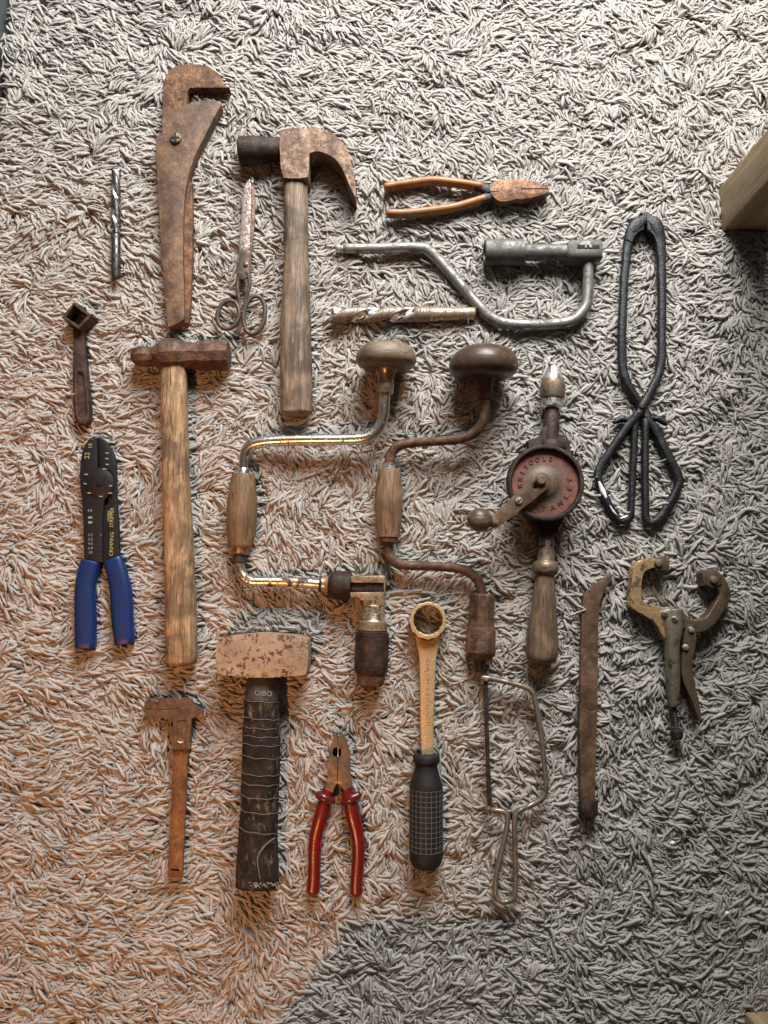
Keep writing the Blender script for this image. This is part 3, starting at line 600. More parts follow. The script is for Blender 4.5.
t.part('crank_arm', plate([(536.8, 474.4), (541, 472.2), (546.4, 473.6), (550.4, 478), (550.6, 484), (547.6, 488.4), (521, 509.6), (495.5, 529.4, 1), (489.6, 518.6, 1), (512, 497)], 57.5, 54.6, 0.6, [[(533.6, 488.4), (532.2, 486.2), (533.0, 483.4), (537, 480), (540, 480), (541.6, 482.6), (540.4, 485), (536.4, 488.6)]]), 'rust_smooth')
t.part('axle', vlathe(541.8, 479.6, [(46, 6), (54, 6), (58.5, 4.9), (60.8, 4.9), (61.6, 4.0), (61.8, 0)]), 'bronze')
s_ = t.part('screw', vlathe(519, 500.4, [(54, 3.9), (58.6, 3.9), (59.4, 3.2), (59.6, 0)]), 'bright')
t.part('screw_slot', plate([(516, 501.8, 1), (521.6, 498.4, 1), (522, 499.4, 1), (516.4, 502.8, 1)], 59.9, 58.8, 0, sub=1), 'dark', s_)
t.part('crank_knob', lathe(P(496, 523.4, 54), P(468, 517.5, 64), [(-0.001, 0.0), (-0.0005, 0.0045), (0.006, 0.0048), (0.0075, 0.0062), (0.010, 0.0092), (0.014, 0.0112), (0.0185, 0.0116), (0.023, 0.0104), (0.027, 0.0074), (0.0292, 0.0035), (0.0297, 0.0022), (0.0303, 0.0018), (0.0304, 0)], n=32), 'w_ball')
fe = t.part('ferrule', lathe_px(A0, A1, [(176, 8), (178, 8.0), (186, 7.7), (186.4, 8.4), (188, 8.6), (196, 8.6), (197, 9.2), (198.4, 12.0), (201, 13.0), (205, 13.2), (208, 12.4), (210, 10)], n=36), 'bronze')
t.part('handle', jitter(lathe_px(A0, A1, [(208, 9.4), (212, 9.4), (222, 10.2), (240, 12.2), (260, 14.2), (274, 15.5), (284, 15.8), (290, 15.2), (294, 13.4), (296.6, 9.5), (297.4, 0)], n=36, sub=2), 0.2, 60), 'w_drill')

# ---- fire tongs
t = Thing('fire_tongs', 'long black wrought iron tongs with hollow loop handles', 'tongs', 641, 370, 13)
t.part('arm', jitter(tube([(645.2, 214.5, 22), (643.4, 220, 22), (635.4, 226.5, 22), (630.0, 236.5, 22), (627.2, 249.2, 22), (624.6, 273.8, 22), (623.2, 298.5, 22), (621.9, 333.3, 22), (622.2, 364, 21), (626.2, 380.6, 21), (634.2, 394.9, 20), (643, 408.5, 19)], [2.4, 5.4, 7.4, 5.8, 4.6, 4.3, 4.3, 4.3, 4.4, 3.9, 3.8, 3.6], [3, 5, 6, 5, 4, 4, 4, 4, 4, 4, 4, 3.5], e=3.2, sub=4), 0.75, 130, 4), 'tong')
t.part('arm', jitter(tube([(646.4, 214.5, 22), (648.4, 220, 22), (655.4, 227.2, 22), (659.2, 240.5, 22), (661.2, 265.6, 22), (662.0, 298.5, 22), (661.5, 331.3, 22), (661.2, 361, 22), (656.8, 379, 22), (649.2, 394.0, 23), (642.2, 406.5, 24), (638.4, 414, 24)], [2.4, 5.4, 7.4, 5.8, 4.6, 4.3, 4.3, 4.3, 4.4, 4, 4.2, 3.8], [3, 5, 6, 5, 4, 4, 4, 4, 4, 4, 4, 4], e=3.2, sub=4), 0.75, 130, 4), 'tong')
t.part('jaw', jitter(plate([(645.4, 213.6, 1), (639, 218), (631, 227), (626.4, 240, 1), (632.8, 243, 1), (636, 236), (640.5, 231.5), (644.6, 229.6, 1)], 27, 17, 1.6, seg=3), 0.3, 150), 'tong')
t.part('jaw', jitter(plate([(646.6, 213.6, 1), (652, 217.6), (659, 226.4), (663.4, 240, 1), (656.6, 244, 1), (654.4, 237), (651, 232.4), (647.2, 229.6, 1)], 26.4, 17, 1.6, seg=3), 0.3, 150), 'tong')
lo = t.part('loop_handle', jitter(tube([(639.4, 412.0, 24), (632.3, 421.5, 23), (623.7, 431.5, 22), (611.4, 449.8, 21), (600.0, 467.6, 20), (597.9, 477.0, 20), (602.2, 492.0, 20), (610.6, 508.3, 20), (617.4, 518.0, 20), (624.6, 520.6, 20), (629.6, 516.2, 20), (631.4, 501.7, 20), (632.8, 470.2, 20), (634.2, 440.1, 21), (635.4, 420, 22)], [4.2, 4.4, 4.2, 4.1, 4.3, 4.1, 3.9, 4.0, 4.2, 4.1, 3.7, 3.5, 3.6, 3.6, 3.8], 4, e=2.8, sub=4), 0.75, 130, 4), 'tong', label='black loop handle with chipped white paint')
t.part('loop_handle', jitter(tube([(643.6, 410, 19), (648.4, 420, 20), (654.4, 428.6, 20), (661.4, 442.6, 20), (671.2, 461.8, 20), (679.0, 478.6, 20), (676.4, 490.3, 20), (667.6, 506.0, 20), (659, 518.8, 20), (651.5, 522.4, 20), (646.0, 517.6, 20), (645.0, 490.3, 20), (645.0, 454.5, 20), (645.2, 421, 20)], [4.0, 4.4, 4.5, 4.6, 4.7, 4.3, 4.1, 4.0, 4.2, 4.1, 3.8, 3.6, 3.6, 3.8], 4, e=2.8, sub=4), 0.75, 130, 4), 'tong')
t.part('stop_lug', tube([(629, 421.6, 22), (622, 418.8, 22), (614.6, 422.2, 22)], [2.2, 3.8, 2.2], 3.5, sub=4), 'tong')
t.part('stop_lug', tube([(654, 418.6, 22), (660, 419.4, 22), (665.6, 424.0, 22)], [2.2, 3.8, 2.4], 3.5, sub=4), 'tong')
t.part('rivet', vlathe(642.3, 405.8, [(26, 2.9), (28.4, 2.8), (29.4, 1.8), (29.6, 0)]), 'rust_red')
t.part('paint_chip', jitter(tube([(598.8, 482.4, 21.5), (602.2, 490.8, 21.5), (605.4, 498, 21.5)], [1.6, 3.1, 1.8], 3.2, sub=3), 0.3, 300) + tube([(609.4, 505.5, 22.2), (613, 511.5, 22.6), (617, 515.6, 22.2)], [0.6, 1.4, 0.6], 2.0, sub=2) + tube([(620, 518.4, 22.4), (624, 517.6, 22.8), (627.4, 515.6, 22.2)], [0.6, 1.5, 0.6], 2.0, sub=2), 'chip', lo)

# ---- locking clamp
t = Thing('locking_clamp', 'locking c clamp pliers with open curved jaws and swivel pads', 'clamp', 680, 640, 13)
t.part('fixed_jaw', plate([(660, 557.6, 1), (647.1, 558.5), (637.8, 561.9), (633.6, 568.7), (631.9, 582.2), (630.4, 602.5), (633.6, 608.9), (648.8, 618), (656.8, 625), (664, 640, 1), (676, 626, 1), (662, 608), (648.8, 604.6), (643.0, 600.6), (641.2, 594), (642.3, 578.8), (645.5, 571.2), (653, 568), (660, 567.6, 1)], 30, 17, 3.0, seg=4), 'clampgold')
t.part('moving_jaw', plate([(722, 574, 1), (727.0, 581), (731.4, 592.4), (730, 601), (723.3, 613), (713.1, 626.4), (704, 632), (694.5, 633), (684, 629, 1), (672, 618, 1), (672, 609, 1), (682.7, 614), (688, 618.6), (697.9, 619.2), (706.4, 616.5), (714.4, 604.2), (719.7, 594), (717, 588), (711, 584, 1)], 29, 17, 3.0, seg=4), 'clampjaw')
pd = t.part('swivel_pad', block_px(655.4, 557.0, 668.4, 570.4, 31, 17, 1.2) + block_px(666.4, 556, 669.6, 571.2, 32, 15, 0.6), 'clampjaw')
t.part('screw', vlathe(659.6, 562.8, [(30, 4.2), (32, 4.1), (33.6, 3.2), (34.3, 0)]), 'clampbody', pd)
pd = t.part('swivel_pad', plate([(704.8, 570.4, 1), (714, 568.6, 1), (722, 574.5, 1), (722, 584, 1), (713, 588.4, 1), (704.4, 584, 1)], 31, 17, 1.2, sub=1) + plate([(702.6, 573, 1), (705.8, 569.6, 1), (707.6, 585.4, 1), (704, 585.6, 1)], 32, 15, 0.6, sub=1), 'clampjaw')
t.part('screw', vlathe(714.8, 579.8, [(30, 4.2), (32, 4.1), (33.6, 3.2), (34.3, 0)]), 'clampbody', pd)
t.part('body', jitter(tube([(671.4, 609.5, 25), (672.0, 620, 25), (671.8, 632, 25), (671.4, 645, 25), (672.2, 662, 25), (673.0, 683, 24), (673.4, 706, 24)], [11.2, 11.4, 9.4, 7.0, 6.6, 6.3, 4.6], [7.5, 8.5, 8.8, 8.4, 8.0, 7.6, 6], n=28, e=2.5, sub=6, cap='flat'), 0.35, 70), 'clampbody')
t.part('release_lever', jitter(plate([(687.4, 626), (691.5, 624.4), (695.8, 629), (696, 640), (694.2, 652), (692.4, 664.4), (694.6, 683.5), (698.6, 698.7), (701.6, 719, 1), (699.4, 721.4, 1), (692.6, 702), (686.6, 689), (682.4, 676), (682.2, 664), (683.6, 648), (684.6, 634)], 30, 17, 2.4, seg=4), 0.2, 60), 'clampjaw')
for x, y, z in ((665.8, 613.4, 32.5), (675.4, 619.2, 33.4), (692.0, 629.8, 30.5), (686.6, 647.6, 30.5)):
    t.part('rivet', vlathe(x, y, [(z-3, 3.2), (z+0.6, 3.2), (z+1.8, 2.2), (z+2.2, 0)]), 'bright')
sc_ = t.part('adjusting_screw', lathe_px((673.2, 703, 24), (676.8, 733, 22), [(0, 2.6)]+[(2+i*0.9, 2.75 if i % 2 else 2.35) for i in range(28)]+[(28, 2.6), (30, 2.6)], n=16), 'black_steel')
t.part('screw_head', jitter(lathe_px((676.2, 729, 22), (677.4, 741, 22), [(0, 2.6), (0.6, 5.2), (2, 5.8), (8.5, 5.6), (10.5, 4.4), (11, 0)], n=16), 0.4, 200), 'rust_dark', sc_)

# ---- flat pry bar
t = Thing('scraper_bar', 'long flat brown iron bar with a slanted pointed tip', 'bar', 590, 700, 14)
t.part('blade', jitter(plate([(614.0, 573.6, 1), (608.2, 585), (603.1, 593.4), (599.5, 605.6), (598.4, 623.4), (598.0, 660), (597.6, 712, 1), (592, 716), (585, 712), (580.4, 706, 1), (580.8, 661.4), (582.1, 615.8), (583.4, 597.4), (586, 591.4), (593, 585.3), (604.8, 578.2)], 23, 17, 0.45), 0.35, 50), 'rust_smooth')
t.part('shaft', jitter(plate([(597.4, 709, 1), (596.5, 742.7), (595.2, 801, 1), (581, 801, 1), (579.9, 742.7), (579.8, 703, 1), (584, 708), (589, 711.4), (593.5, 711.6)], 25, 14.5, 2.0, seg=4), 0.45, 55), 'rust_smooth')
t.part('end_cap', jitter(lathe_px((588.2, 799, 21), (588.0, 820, 21), [(0, 7), (0.6, 8.6), (3, 9.3), (12, 9.5), (15.5, 8.8), (17, 6), (18, 3.8), (21, 3), (21.3, 0)], n=24), 0.6, 110), 'rust_dark')

# ---- junior hacksaw
t = Thing('junior_hacksaw', 'small junior hacksaw bent from one rusty wire rod', 'saw', 514, 790, 14)
t.part('wire_frame', tube([(482.4, 677.6, 27), (492, 678.6, 27), (504, 681.4, 27), (518, 685.0, 27), (527.0, 688.0, 27), (531.8, 691.6, 27), (534.4, 698, 27), (540, 726, 26), (543.9, 758.8, 25), (546.0, 783, 24), (545.6, 791.5, 24), (541, 799, 24), (532, 804.6, 24), (522, 809.4, 25), (516.6, 813.4, 25), (514.6, 820, 25), (515, 843.2, 24), (515.5, 872.2, 24), (515.4, 889, 24), (513.2, 897.6, 24), (505.6, 902, 24), (498.2, 899.6, 24), (495.4, 891, 24), (496.4, 874.9, 24), (500.8, 853.8, 24), (505.8, 833.3, 24), (507.6, 820, 25), (505.6, 813, 25), (499.3, 810.8, 25), (487.6, 809.6, 25)], 2.65, n=14, sub=4), 'sawwire')
t.part('blade', plate([(484.6, 678.5, 1), (488.0, 678.5, 1), (489.2, 740), (492.2, 808.6, 1), (488.4, 808.6, 1), (486.0, 740)], 27, 19, 0.2), 'rust_dark')
t.part('blade_pin', vlathe(486.4, 679.6, [(22, 1.8), (29.5, 1.8), (30, 0)], 12), 'brassy')
t.part('blade_pin', vlathe(489.6, 808.6, [(20, 1.8), (28.5, 1.8), (29, 0)], 12), 'brassy')

# ---- ring spanner
t = Thing('ring_spanner', 'yellowish steel ring spanner with a dark checked rubber grip', 'spanner', 426, 740, 12)
ro = [(428+(18.4+0.45*math.cos(12*a))*math.cos(a), 620.8-(18.6+0.45*math.cos(12*a))*math.sin(a)) for a in [2*math.pi*i/72 for i in range(72)]]
ri = [(428.2+(14.2+(0.5 if i % 6 else -0.3))*math.cos(2*math.pi*i/72), 620.2-(14.4+(0.5 if i % 6 else -0.3))*math.sin(2*math.pi*i/72)) for i in range(72)]
rg = t.part('ring', plate(ro, 35, 15, 1.5, [ri], sub=1, seg=3), 'gold')
t.part('shank', plate([(414.4, 634, 1), (416.6, 645), (419.0, 657.5), (420, 690), (420.2, 720), (421.3, 758, 1), (433.4, 758, 1), (433.8, 720), (435.0, 690), (436.2, 660.6), (438.6, 648), (441.6, 634, 1), (428, 640.4)], 27, 17, 1.4, seg=3), 'gold')
t.part('engraving', text_g('CHROM-VANADIUM', 427.4, 692, 27.05, 4.4, R(-90), 0.2, 1.25), 'engrave')
B0, B1 = (426.3, 754, 26), (426.0, 869, 26)
gp = t.part('grip', lathe_px(B0, B1, [(0.2, 9), (0.6, 12.0), (2, 13.0), (7, 13.2), (9, 12.2), (10.4, 11.0), (14, 11.0), (20, 12.4), (27, 14.8), (31, 15.9), (34, 16.1), (102, 16.1), (107, 15.4), (111, 13.4), (113.8, 9.8), (115, 5), (115.2, 0)], n=48), 'rubber')
g = G(); kk = K(26); n_ = 48
pa, pb = P(*B0), P(*B1); ku = (pb-pa).length/115
for i in range(13): g = g + lathe_px(B0, B1, [(34.4+i*5.05, 15.9), (34.4+i*5.05, 16.27), (35.0+i*5.05, 16.27), (35.0+i*5.05, 15.9)], n=48)
d_ = (pb-pa).normalized(); s_ = d_.cross(Vector((0, 0, 1))).normalized(); u_ = s_.cross(d_)
for i in range(12):
    a = R(-3+i*18); 
    c = pa + (s_*math.cos(a)+u_*math.sin(a))*(16.05*kk); tn = (-s_*math.sin(a)+u_*math.cos(a)); nn = (s_*math.cos(a)+u_*math.sin(a))
    rws = []
    for tt in (34.4, 96):
        q = c + d_*(tt*ku); rws.append([q-tn*0.0003, q+tn*0.0003, q+tn*0.0003+nn*0.00028, q-tn*0.0003+nn*0.00028])
    g = g + rings(rws)
t.part('grip_grid', g, 'grid', gp)

# ---- red pliers
t = Thing('combination_pliers', 'combination pliers with glossy dark red handles', 'pliers', 337, 815, 13)
t.part('jaws', plate([(336.0, 733.0, 1), (334.0, 736.0), (330.2, 746), (328.7, 756.6), (328.3, 770.7), (327.0, 781.2), (324.6, 789, 1), (332.5, 793, 1), (337.6, 783), (344.8, 791, 1), (351.8, 786.5, 1), (350, 772.5), (349.6, 756.6), (346.6, 744.3), (342.4, 735.4), (339.4, 732.6, 1), (338.2, 742), (337.6, 742, 1)], 28, 17, 1.8, [[(332.4, 752.6), (334, 748.2), (337, 747), (340.2, 748.4), (341.4, 752.6), (340, 757), (337, 758.2), (333.6, 757)]], seg=3), 'jawsteel')
t.part('jaw_slit', plate([(337.4, 758, 1), (338.2, 758, 1), (338.0, 781, 1), (337.0, 781, 1)], 28.2, 26, 0, sub=1), 'dark')
t.part('pipe_grip_recess', block_px(333, 748, 341, 757.4, 18.5, 17.2, 0), 'dark')
t.part('cutting_edge', plate([(337.6, 743, 1), (339, 747), (338.6, 757, 1), (337.2, 757, 1), (337.6, 750)], 26.5, 20, 0.2), 'bright')
gl = t.part('grip', tube([(329.6, 784, 22), (327.2, 792, 22), (324.2, 803, 22), (320.8, 816.4, 22), (316.2, 834, 21), (314.6, 851.5, 21), (314.4, 869, 21), (313.8, 882, 21), (313.0, 890, 21)], [4.4, 5.6, 6.4, 6.8, 6.5, 6.2, 6.0, 6.2, 6.5], [5, 6, 6.5, 6.8, 6.8, 6.5, 6.5, 6.5, 6.5], n=22, e=2.3), 'red')
t.part('guard', tube([(318.8, 794.6, 24), (324.6, 797.8, 25), (331.4, 800.6, 24)], [3.8, 4.6, 3.8], [4.5, 6, 4.5], n=20, e=2.4), 'red_guard', gl)
gr = t.part('grip', tube([(345.4, 784, 22), (347.6, 792, 22), (350.4, 803, 22), (353.2, 816.4, 22), (357.2, 834, 21), (358.5, 851.5, 21), (357.0, 874.4, 21), (356.4, 885, 21), (356.4, 891.5, 21)], [4.4, 5.8, 6.6, 7.2, 6.5, 6.2, 6.2, 6.2, 6.2], [5, 6, 6.5, 6.8, 6.8, 6.5, 6.5, 6.5, 6.5], n=22, e=2.3), 'red')
t.part('guard', tube([(344.2, 802.0, 24), (351.2, 798.4, 25), (358.4, 795.2, 24)], [3.8, 4.6, 3.8], [4.5, 6, 4.5], n=20, e=2.4), 'red_guard', gr)

# ---- lump hammer
t = Thing('lump_hammer', 'heavy lump hammer with pitted block head and black taped handle', 'hammer', 262, 760, 10)
hd = [(217.6, 641.5), (219.6, 638.4), (229, 636.4), (262, 633.6), (296, 636.4), (305.4, 638.8), (307.4, 642), (308.2, 656), (307.0, 670), (305, 674.4), (296, 676), (262, 677.6), (229, 676), (219, 673.6), (216.4, 669), (215.8, 655)]
t.part('head', jitter(plate(hd, 51, 10, 3.0, seg=4, bevel_bottom=True), 0.5, 55, 6), 'lump')
t.part('neck', jitter(tube([(262.6, 671, 30), (262.6, 682, 30), (262.4, 690, 30), (262.0, 702, 30)], [12, 15.2, 16.2, 17.2], [12, 14, 15, 15.5], n=30, e=2.2, sub=6, cap='flat'), 0.5, 80), 'tapetop')
hn = t.part('handle', jitter(tube([(262.0, 699, 30), (261.6, 730, 30), (261.2, 760, 29), (259.6, 800, 28), (258.4, 830, 28), (257.6, 860, 28), (257.2, 884, 28)], [17.2, 18.0, 18.4, 18.2, 18.4, 19.8, 20.6], [15.5, 16, 16.5, 16.5, 16.5, 17, 17], n=40, e=2.2, sub=12, cap='flat'), 0.9, 60, 9), 'tape')
def ringline(y0, y1, cx, w, r=0.3):
    pts = []
    for i in range(17):
        a = math.pi*(0.03+0.94*i/16); q = math.copysign(abs(math.cos(a))**(2/2.2), math.cos(a)); z = 29+17.0*math.sin(a)**(2/2.2)
        f = 786.6/(815.6-z); yy = y0+(y1-y0)*i/16+0.5*math.sin(i*1.3+y0)
        pts.append((384+(cx-384-w*1.03*q)*f, 597+(yy-597)*f, z+0.2))
    return tube(pts, r, n=6, sub=1)
g = G()
for y0, y1, cx, w in ((698, 701.5, 262, 17.6), (714.5, 719, 261.8, 17.9), (724, 728, 261.6, 18), (732.4, 736, 261.5, 18.1), (740.6, 745, 261.4, 18.2), (752.4, 757.6, 261.2, 18.4), (770, 774, 260.8, 18.3), (779.4, 783.6, 260.4, 18.3), (792.2, 796.6, 259.9, 18.3), (806, 811.8, 259.3, 18.4), (824, 832.4, 258.6, 18.6)):
    g = g + ringline(y0, y1, cx, w)
g = g + tube([(274.6, 838, 43.2), (267, 843.6, 45.0), (260.6, 851.6, 46), (257.4, 860, 46), (258.6, 870, 46), (260, 879, 46)], [0.5, 0.8, 1.0, 0.8, 0.6, 0.5], n=6, sub=4)
t.part('binding_thread', g, 'thread', hn)
g = text_g('OIBO', 263.4, 693.6, 45.4, 5.2, R(-3), 0.5)
t.part('embossing', g, 'fray', hn)
g = G()
for i in range(190):
    a = math.pi*random.uniform(-0.05, 1.05); rr = random.uniform(0.85, 1.1); x = 257.2-20.4*math.cos(a)*rr; z = 28+17*math.sin(a)*rr
    y = 884+random.uniform(-1.5, 2.5); dx = random.uniform(-2.2, 2.2); dy = random.uniform(-1, 3)
    g = g + tube([(x, y, z), (x+dx*0.6, y+dy*0.5, z+random.uniform(-1, 1)), (x+dx, y+dy, z+random.uniform(-2, 1))], [0.55, 0.5, 0.35], n=5, sub=1)
t.part('frayed_edge', g, 'fray', hn)

# ---- caliper
t = Thing('vernier_caliper', 'rusty brown vernier caliper with its jaws closed', 'caliper', 176, 785, 16)
t.part('beam', plate([(173.0, 705, 1), (190.0, 705, 1), (188.4, 750), (185.0, 820), (182.4, 877.6, 1), (167.6, 877.6, 1), (170, 820), (173.4, 750)], 21, 17.5, 0.3, [[(170.8, 868.8, 1), (179, 869.2, 1), (178.8, 871.4, 1), (170.8, 871.0, 1)]], sub=2), 'rust_amber')
t.part('fixed_jaw', plate([(144.2, 705.5), (146.6, 699.8), (153.4, 698.6), (170, 698.3), (189.4, 698.3), (192.4, 703.4), (197, 707, 1), (190, 709.4, 1), (144, 708.8, 1)], 22.6, 17, 0.6), 'rust_smooth')
sl = t.part('sliding_jaw', plate([(143.8, 709.6, 1), (172.4, 709.8), (180, 707.6), (190, 704.6), (194, 706, 1), (203.2, 710.6, 1), (196.4, 716.6), (191.2, 719.2, 1), (190.6, 735), (189.8, 749.2, 1), (172.8, 749.2, 1), (172.9, 735), (172.9, 721, 1), (167, 719), (156, 716.6), (146.6, 715.2)], 23.8, 17, 0.6, [[(177, 720.5, 1), (186.4, 720, 1), (186.2, 743.6, 1), (176.8, 744, 1)]]), 'rust_smooth')
t.part('window_plate', plate([(176.8, 720.2, 1), (186.6, 719.8, 1), (186.4, 743.8, 1), (176.6, 744.2, 1)], 22.8, 21.2, 0.1, sub=1), 'rust_smooth', sl)
t.part('thumb_tab', plate([(167.4, 727), (172.9, 726, 1), (172.9, 733.4, 1), (167.8, 732.6)], 21, 17, 0.6), 'rust_smooth', sl)
t.part('thumb_tab', plate([(168.6, 752), (171, 750.4), (173.4, 751, 1), (173.2, 763, 1), (170, 762.4), (168.4, 758)], 21, 17, 0.6), 'rust_smooth', sl)
t.part('bright_scrape', plate([(177.4, 741.2), (180, 743.2), (183.6, 741.8), (181, 742.0)], 23.1, 22.7, 0, sub=3), 'chip', sl)

# ---- two specks of white lint on the pile
for x, y, r_, lab in ((672.5, 843, 2.0, 'tiny white crumb on the rug right of the bar end'), (727, 913, 1.5, 'tinier white crumb near the lower right rug corner')):
    c = P(x, y, 21)
    g = jitter(tube([(x-r_*0.9, y+0.6, 21), (x, y, 21.3), (x+r_*0.9, y-0.7, 21)], [r_*0.7, r_, r_*0.6], n=10, sub=3), 0.7, 500, x)
    o = link_mesh('crumb', g, M['chip'], None, c, tool=False); o.location = c; o['label'] = lab; o['category'] = 'crumb'
# ================================================================== THE SETTING
def struct(name, g, mat, tool=False):
    o = link_mesh(name, g, mat, None, Vector((0, 0, 0)), tool=tool); o['kind'] = 'structure'; return o
fl = N('dark_floorboards'); v = fl.mapping((1, 0.1, 1))
fl.put('Base Color', fl.ramp(fl.noise(v, 60, 6, 0.6), [(0.35, (0.018, 0.022, 0.024)), (0.65, (0.045, 0.052, 0.055))])); fl.put('Roughness', 0.6)
M['floor'] = fl.m
struct('floor', G([Vector((-4, -4, 0)), Vector((4, -4, 0)), Vector((4, 4, 0)), Vector((-4, 4, 0))], [(0, 1, 2, 3)]), 'floor')

# rug: backing sheet and thick yarn pile
EL0 = P(4, -40, 18); EL1 = P(-7, 95, 18)          # the rug's left edge, just entering the frame at the top
slope = (EL1.x-EL0.x)/(EL1.y-EL0.y)
def left_edge(y): return EL0.x + (y-EL0.y)*slope
RY0, RY1, RX1 = -0.68, 0.65, 0.52
bk = plastic('rug_backing', (0.45, 0.41, 0.36), 0.95, 0.3)
rug = bpy.data.objects.new('rug', None); COL.objects.link(rug); rug['label'] = 'cream shag rug with thick looped yarn covering the floor'; rug['category'] = 'rug'
IN = Vector((0.007, 0, 0))
cs = [Vector((left_edge(RY0), RY0, 0))+IN, Vector((RX1, RY0, 0)), Vector((RX1, RY1, 0)), Vector((left_edge(RY1), RY1, 0))+IN]
bg = G([c+Vector((0, 0, 0.0005)) for c in cs]+[c+Vector((0, 0, 0.0068)) for c in cs], [(3, 2, 1, 0), (4, 5, 6, 7), (0, 1, 5, 4), (1, 2, 6, 5), (2, 3, 7, 6), (3, 0, 4, 7)])
link_mesh('backing', bg, bk, rug, tool=False)

# side table whose legs reach into the frame
t = Thing('wooden_table', 'plain oak coloured table with a square leg standing on the rug', 'table', 745, 600, 0)
c0 = P(721.6, 184, 16); c1 = P(722.6, 229, 16)
LX = c0.x; LY1 = c0.y; LY0 = c1.y
lw = LY1-LY0
b0 = P(746.5, 1013.5, 16)
TH = 0.40
t.part('leg', block(LX, LX+lw, LY0, LY1, 0.004, TH, 0.0022, 3), 'w_table')
t.part('leg', block(b0.x, b0.x+lw, b0.y-lw, b0.y, 0.004, TH, 0.0022, 3), 'w_table')
t.part('leg', block(LX+0.52, LX+0.52+lw, LY0, LY1, 0.004, TH, 0.0022, 3), 'w_table')
t.part('leg', block(b0.x+0.50, b0.x+0.50+lw, b0.y-lw, b0.y, 0.004, TH, 0.0022, 3), 'w_table')
t.part('table_top', block(LX-0.045, LX+0.62, b0.y-lw-0.02, LY1+0.015, TH+0.0005, TH+0.036, 0.003, 2), 'w_table')

# box added out of view below the frame, only to cast the bottom shadow
t = Thing('wooden_crate', 'plain brown wooden box standing at the near end of the rug', 'crate', 330, 1120, 0)
bx0, by1, bh = -0.150, -0.550, 0.36
t.part('box_body', block(bx0, bx0+0.27, by1-0.26, by1, 0.010, bh-0.02, 0.002, 2), 'w_crate')
t.part('lid', block(bx0-0.004, bx0+0.274, by1-0.264, by1+0.004, bh-0.0195, bh, 0.003, 2), 'w_crate')

# ---- footprint of the tools, so that the yarn is pressed down under them
allv = []; allf = []
for g in TOOL_MESHES:
    n = len(allv); allv += [tuple(v) for v in g.v]; allf += [tuple(i+n for i in f) for f in g.f]
bvh = BVHTree.FromPolygons(allv, allf)
GX0, GX1, GY0, GY1, GS = -0.45, 0.66, -0.80, 0.62, 0.001
nx = int((GX1-GX0)/GS); ny = int((GY1-GY0)/GS)
B = np.full((nx, ny), 9.0)
va = np.array(allv); 
cover = np.zeros((nx, ny), bool)
for g in TOOL_MESHES:
    a = np.array([tuple(v) for v in g.v]); i0, j0 = int((a[:, 0].min()-GX0)/GS)-2, int((a[:, 1].min()-GY0)/GS)-2
    i1, j1 = int((a[:, 0].max()-GX0)/GS)+3, int((a[:, 1].max()-GY0)/GS)+3
    cover[max(0, i0):max(0, i1), max(0, j0):max(0, j1)] = True
up = Vector((0, 0, 1))
for i, j in np.argwhere(cover):
    h = bvh.ray_cast(Vector((GX0+(i+0.5)*GS, GY0+(j+0.5)*GS, -1)), up)
    if h[0] is not None: B[i, j] = h[0].z
B[B > 0.06] = 9.0
Tg = np.zeros((nx, ny)); dn = Vector((0, 0, -1))
for i, j in np.argwhere(B < 1):
    h = bvh.ray_cast(Vector((GX0+(i+0.5)*GS, GY0+(j+0.5)*GS, 1)), dn)
    if h[0] is not None: Tg[i, j] = h[0].z
Bd = B.copy()
for di in (-1, 0, 1):
    for dj in (-1, 0, 1):
        Bd = np.minimum(Bd, np.roll(np.roll(B, di, 0), dj, 1))

# ---- yarn
def smooth_field(scale, seed):
    r = np.random.default_rng(seed); w, h = int(1.2/scale)+4, int(1.8/scale)+4
    return r.normal(size=(w, h)), scale
def sample(field, x, y):
    a, scl = field; u = (x+0.5)/scl+1; v = (y+0.85)/scl+1
    i = np.clip(u.astype(int), 0, a.shape[0]-2); j = np.clip(v.astype(int), 0, a.shape[1]-2); fu = u-i; fv = v-j
    fu = fu*fu*(3-2*fu); fv = fv*fv*(3-2*fv)
    return (a[i, j]*(1-fu)+a[i+1, j]*fu)*(1-fv)+(a[i, j+1]*(1-fu)+a[i+1, j+1]*fu)*fv

G_ = 0.0055; PER = 7
gx, gy = np.meshgrid(np.arange(-0.46, RX1, G_), np.arange(RY0, RY1, G_), indexing='ij')
tx = gx.ravel()+rng.uniform(-0.5, 0.5, gx.size)*G_; ty = gy.ravel()+rng.uniform(-0.5, 0.5, gx.size)*G_
keep = tx > EL0.x + (ty-EL0.y)*slope + 0.003
tx, ty = tx[keep], ty[keep]; nt = len(tx)
fa, fb, fc, fd = smooth_field(0.06, 1), smooth_field(0.06, 2), smooth_field(0.020, 3), smooth_field(0.020, 4)
calm = np.clip(0.5-tx*2.2, 0, 1)                    # combed sideways on the left, unruly on the right
vx = 0.35 + 0.75*calm + 0.8*sample(fa, tx, ty) + 0.62*sample(fc, tx, ty)
vy = -0.12 - 0.25*calm*(ty > 0.25) + 0.8*sample(fb, tx, ty)*(1-0.45*calm) + 0.62*sample(fd, tx, ty)*(1-0.3*calm)
phi_t = np.arctan2(vy, vx) + rng.normal(size=nt)*0.16
wild = 0.25+0.32*(1-calm)
fh = smooth_field(0.017, 9)
x = np.repeat(tx, PER); y = np.repeat(ty, PER); n = len(x)
phi = np.repeat(phi_t, PER) + rng.normal(size=n)*np.repeat(wild, PER)
x = x+rng.normal(size=n)*0.0017; y = y+rng.normal(size=n)*0.0017
hb = np.repeat(sample(fh, tx, ty), PER)
L_ = rng.uniform(0.0140, 0.0225, n)
KN = 7; NS = 4
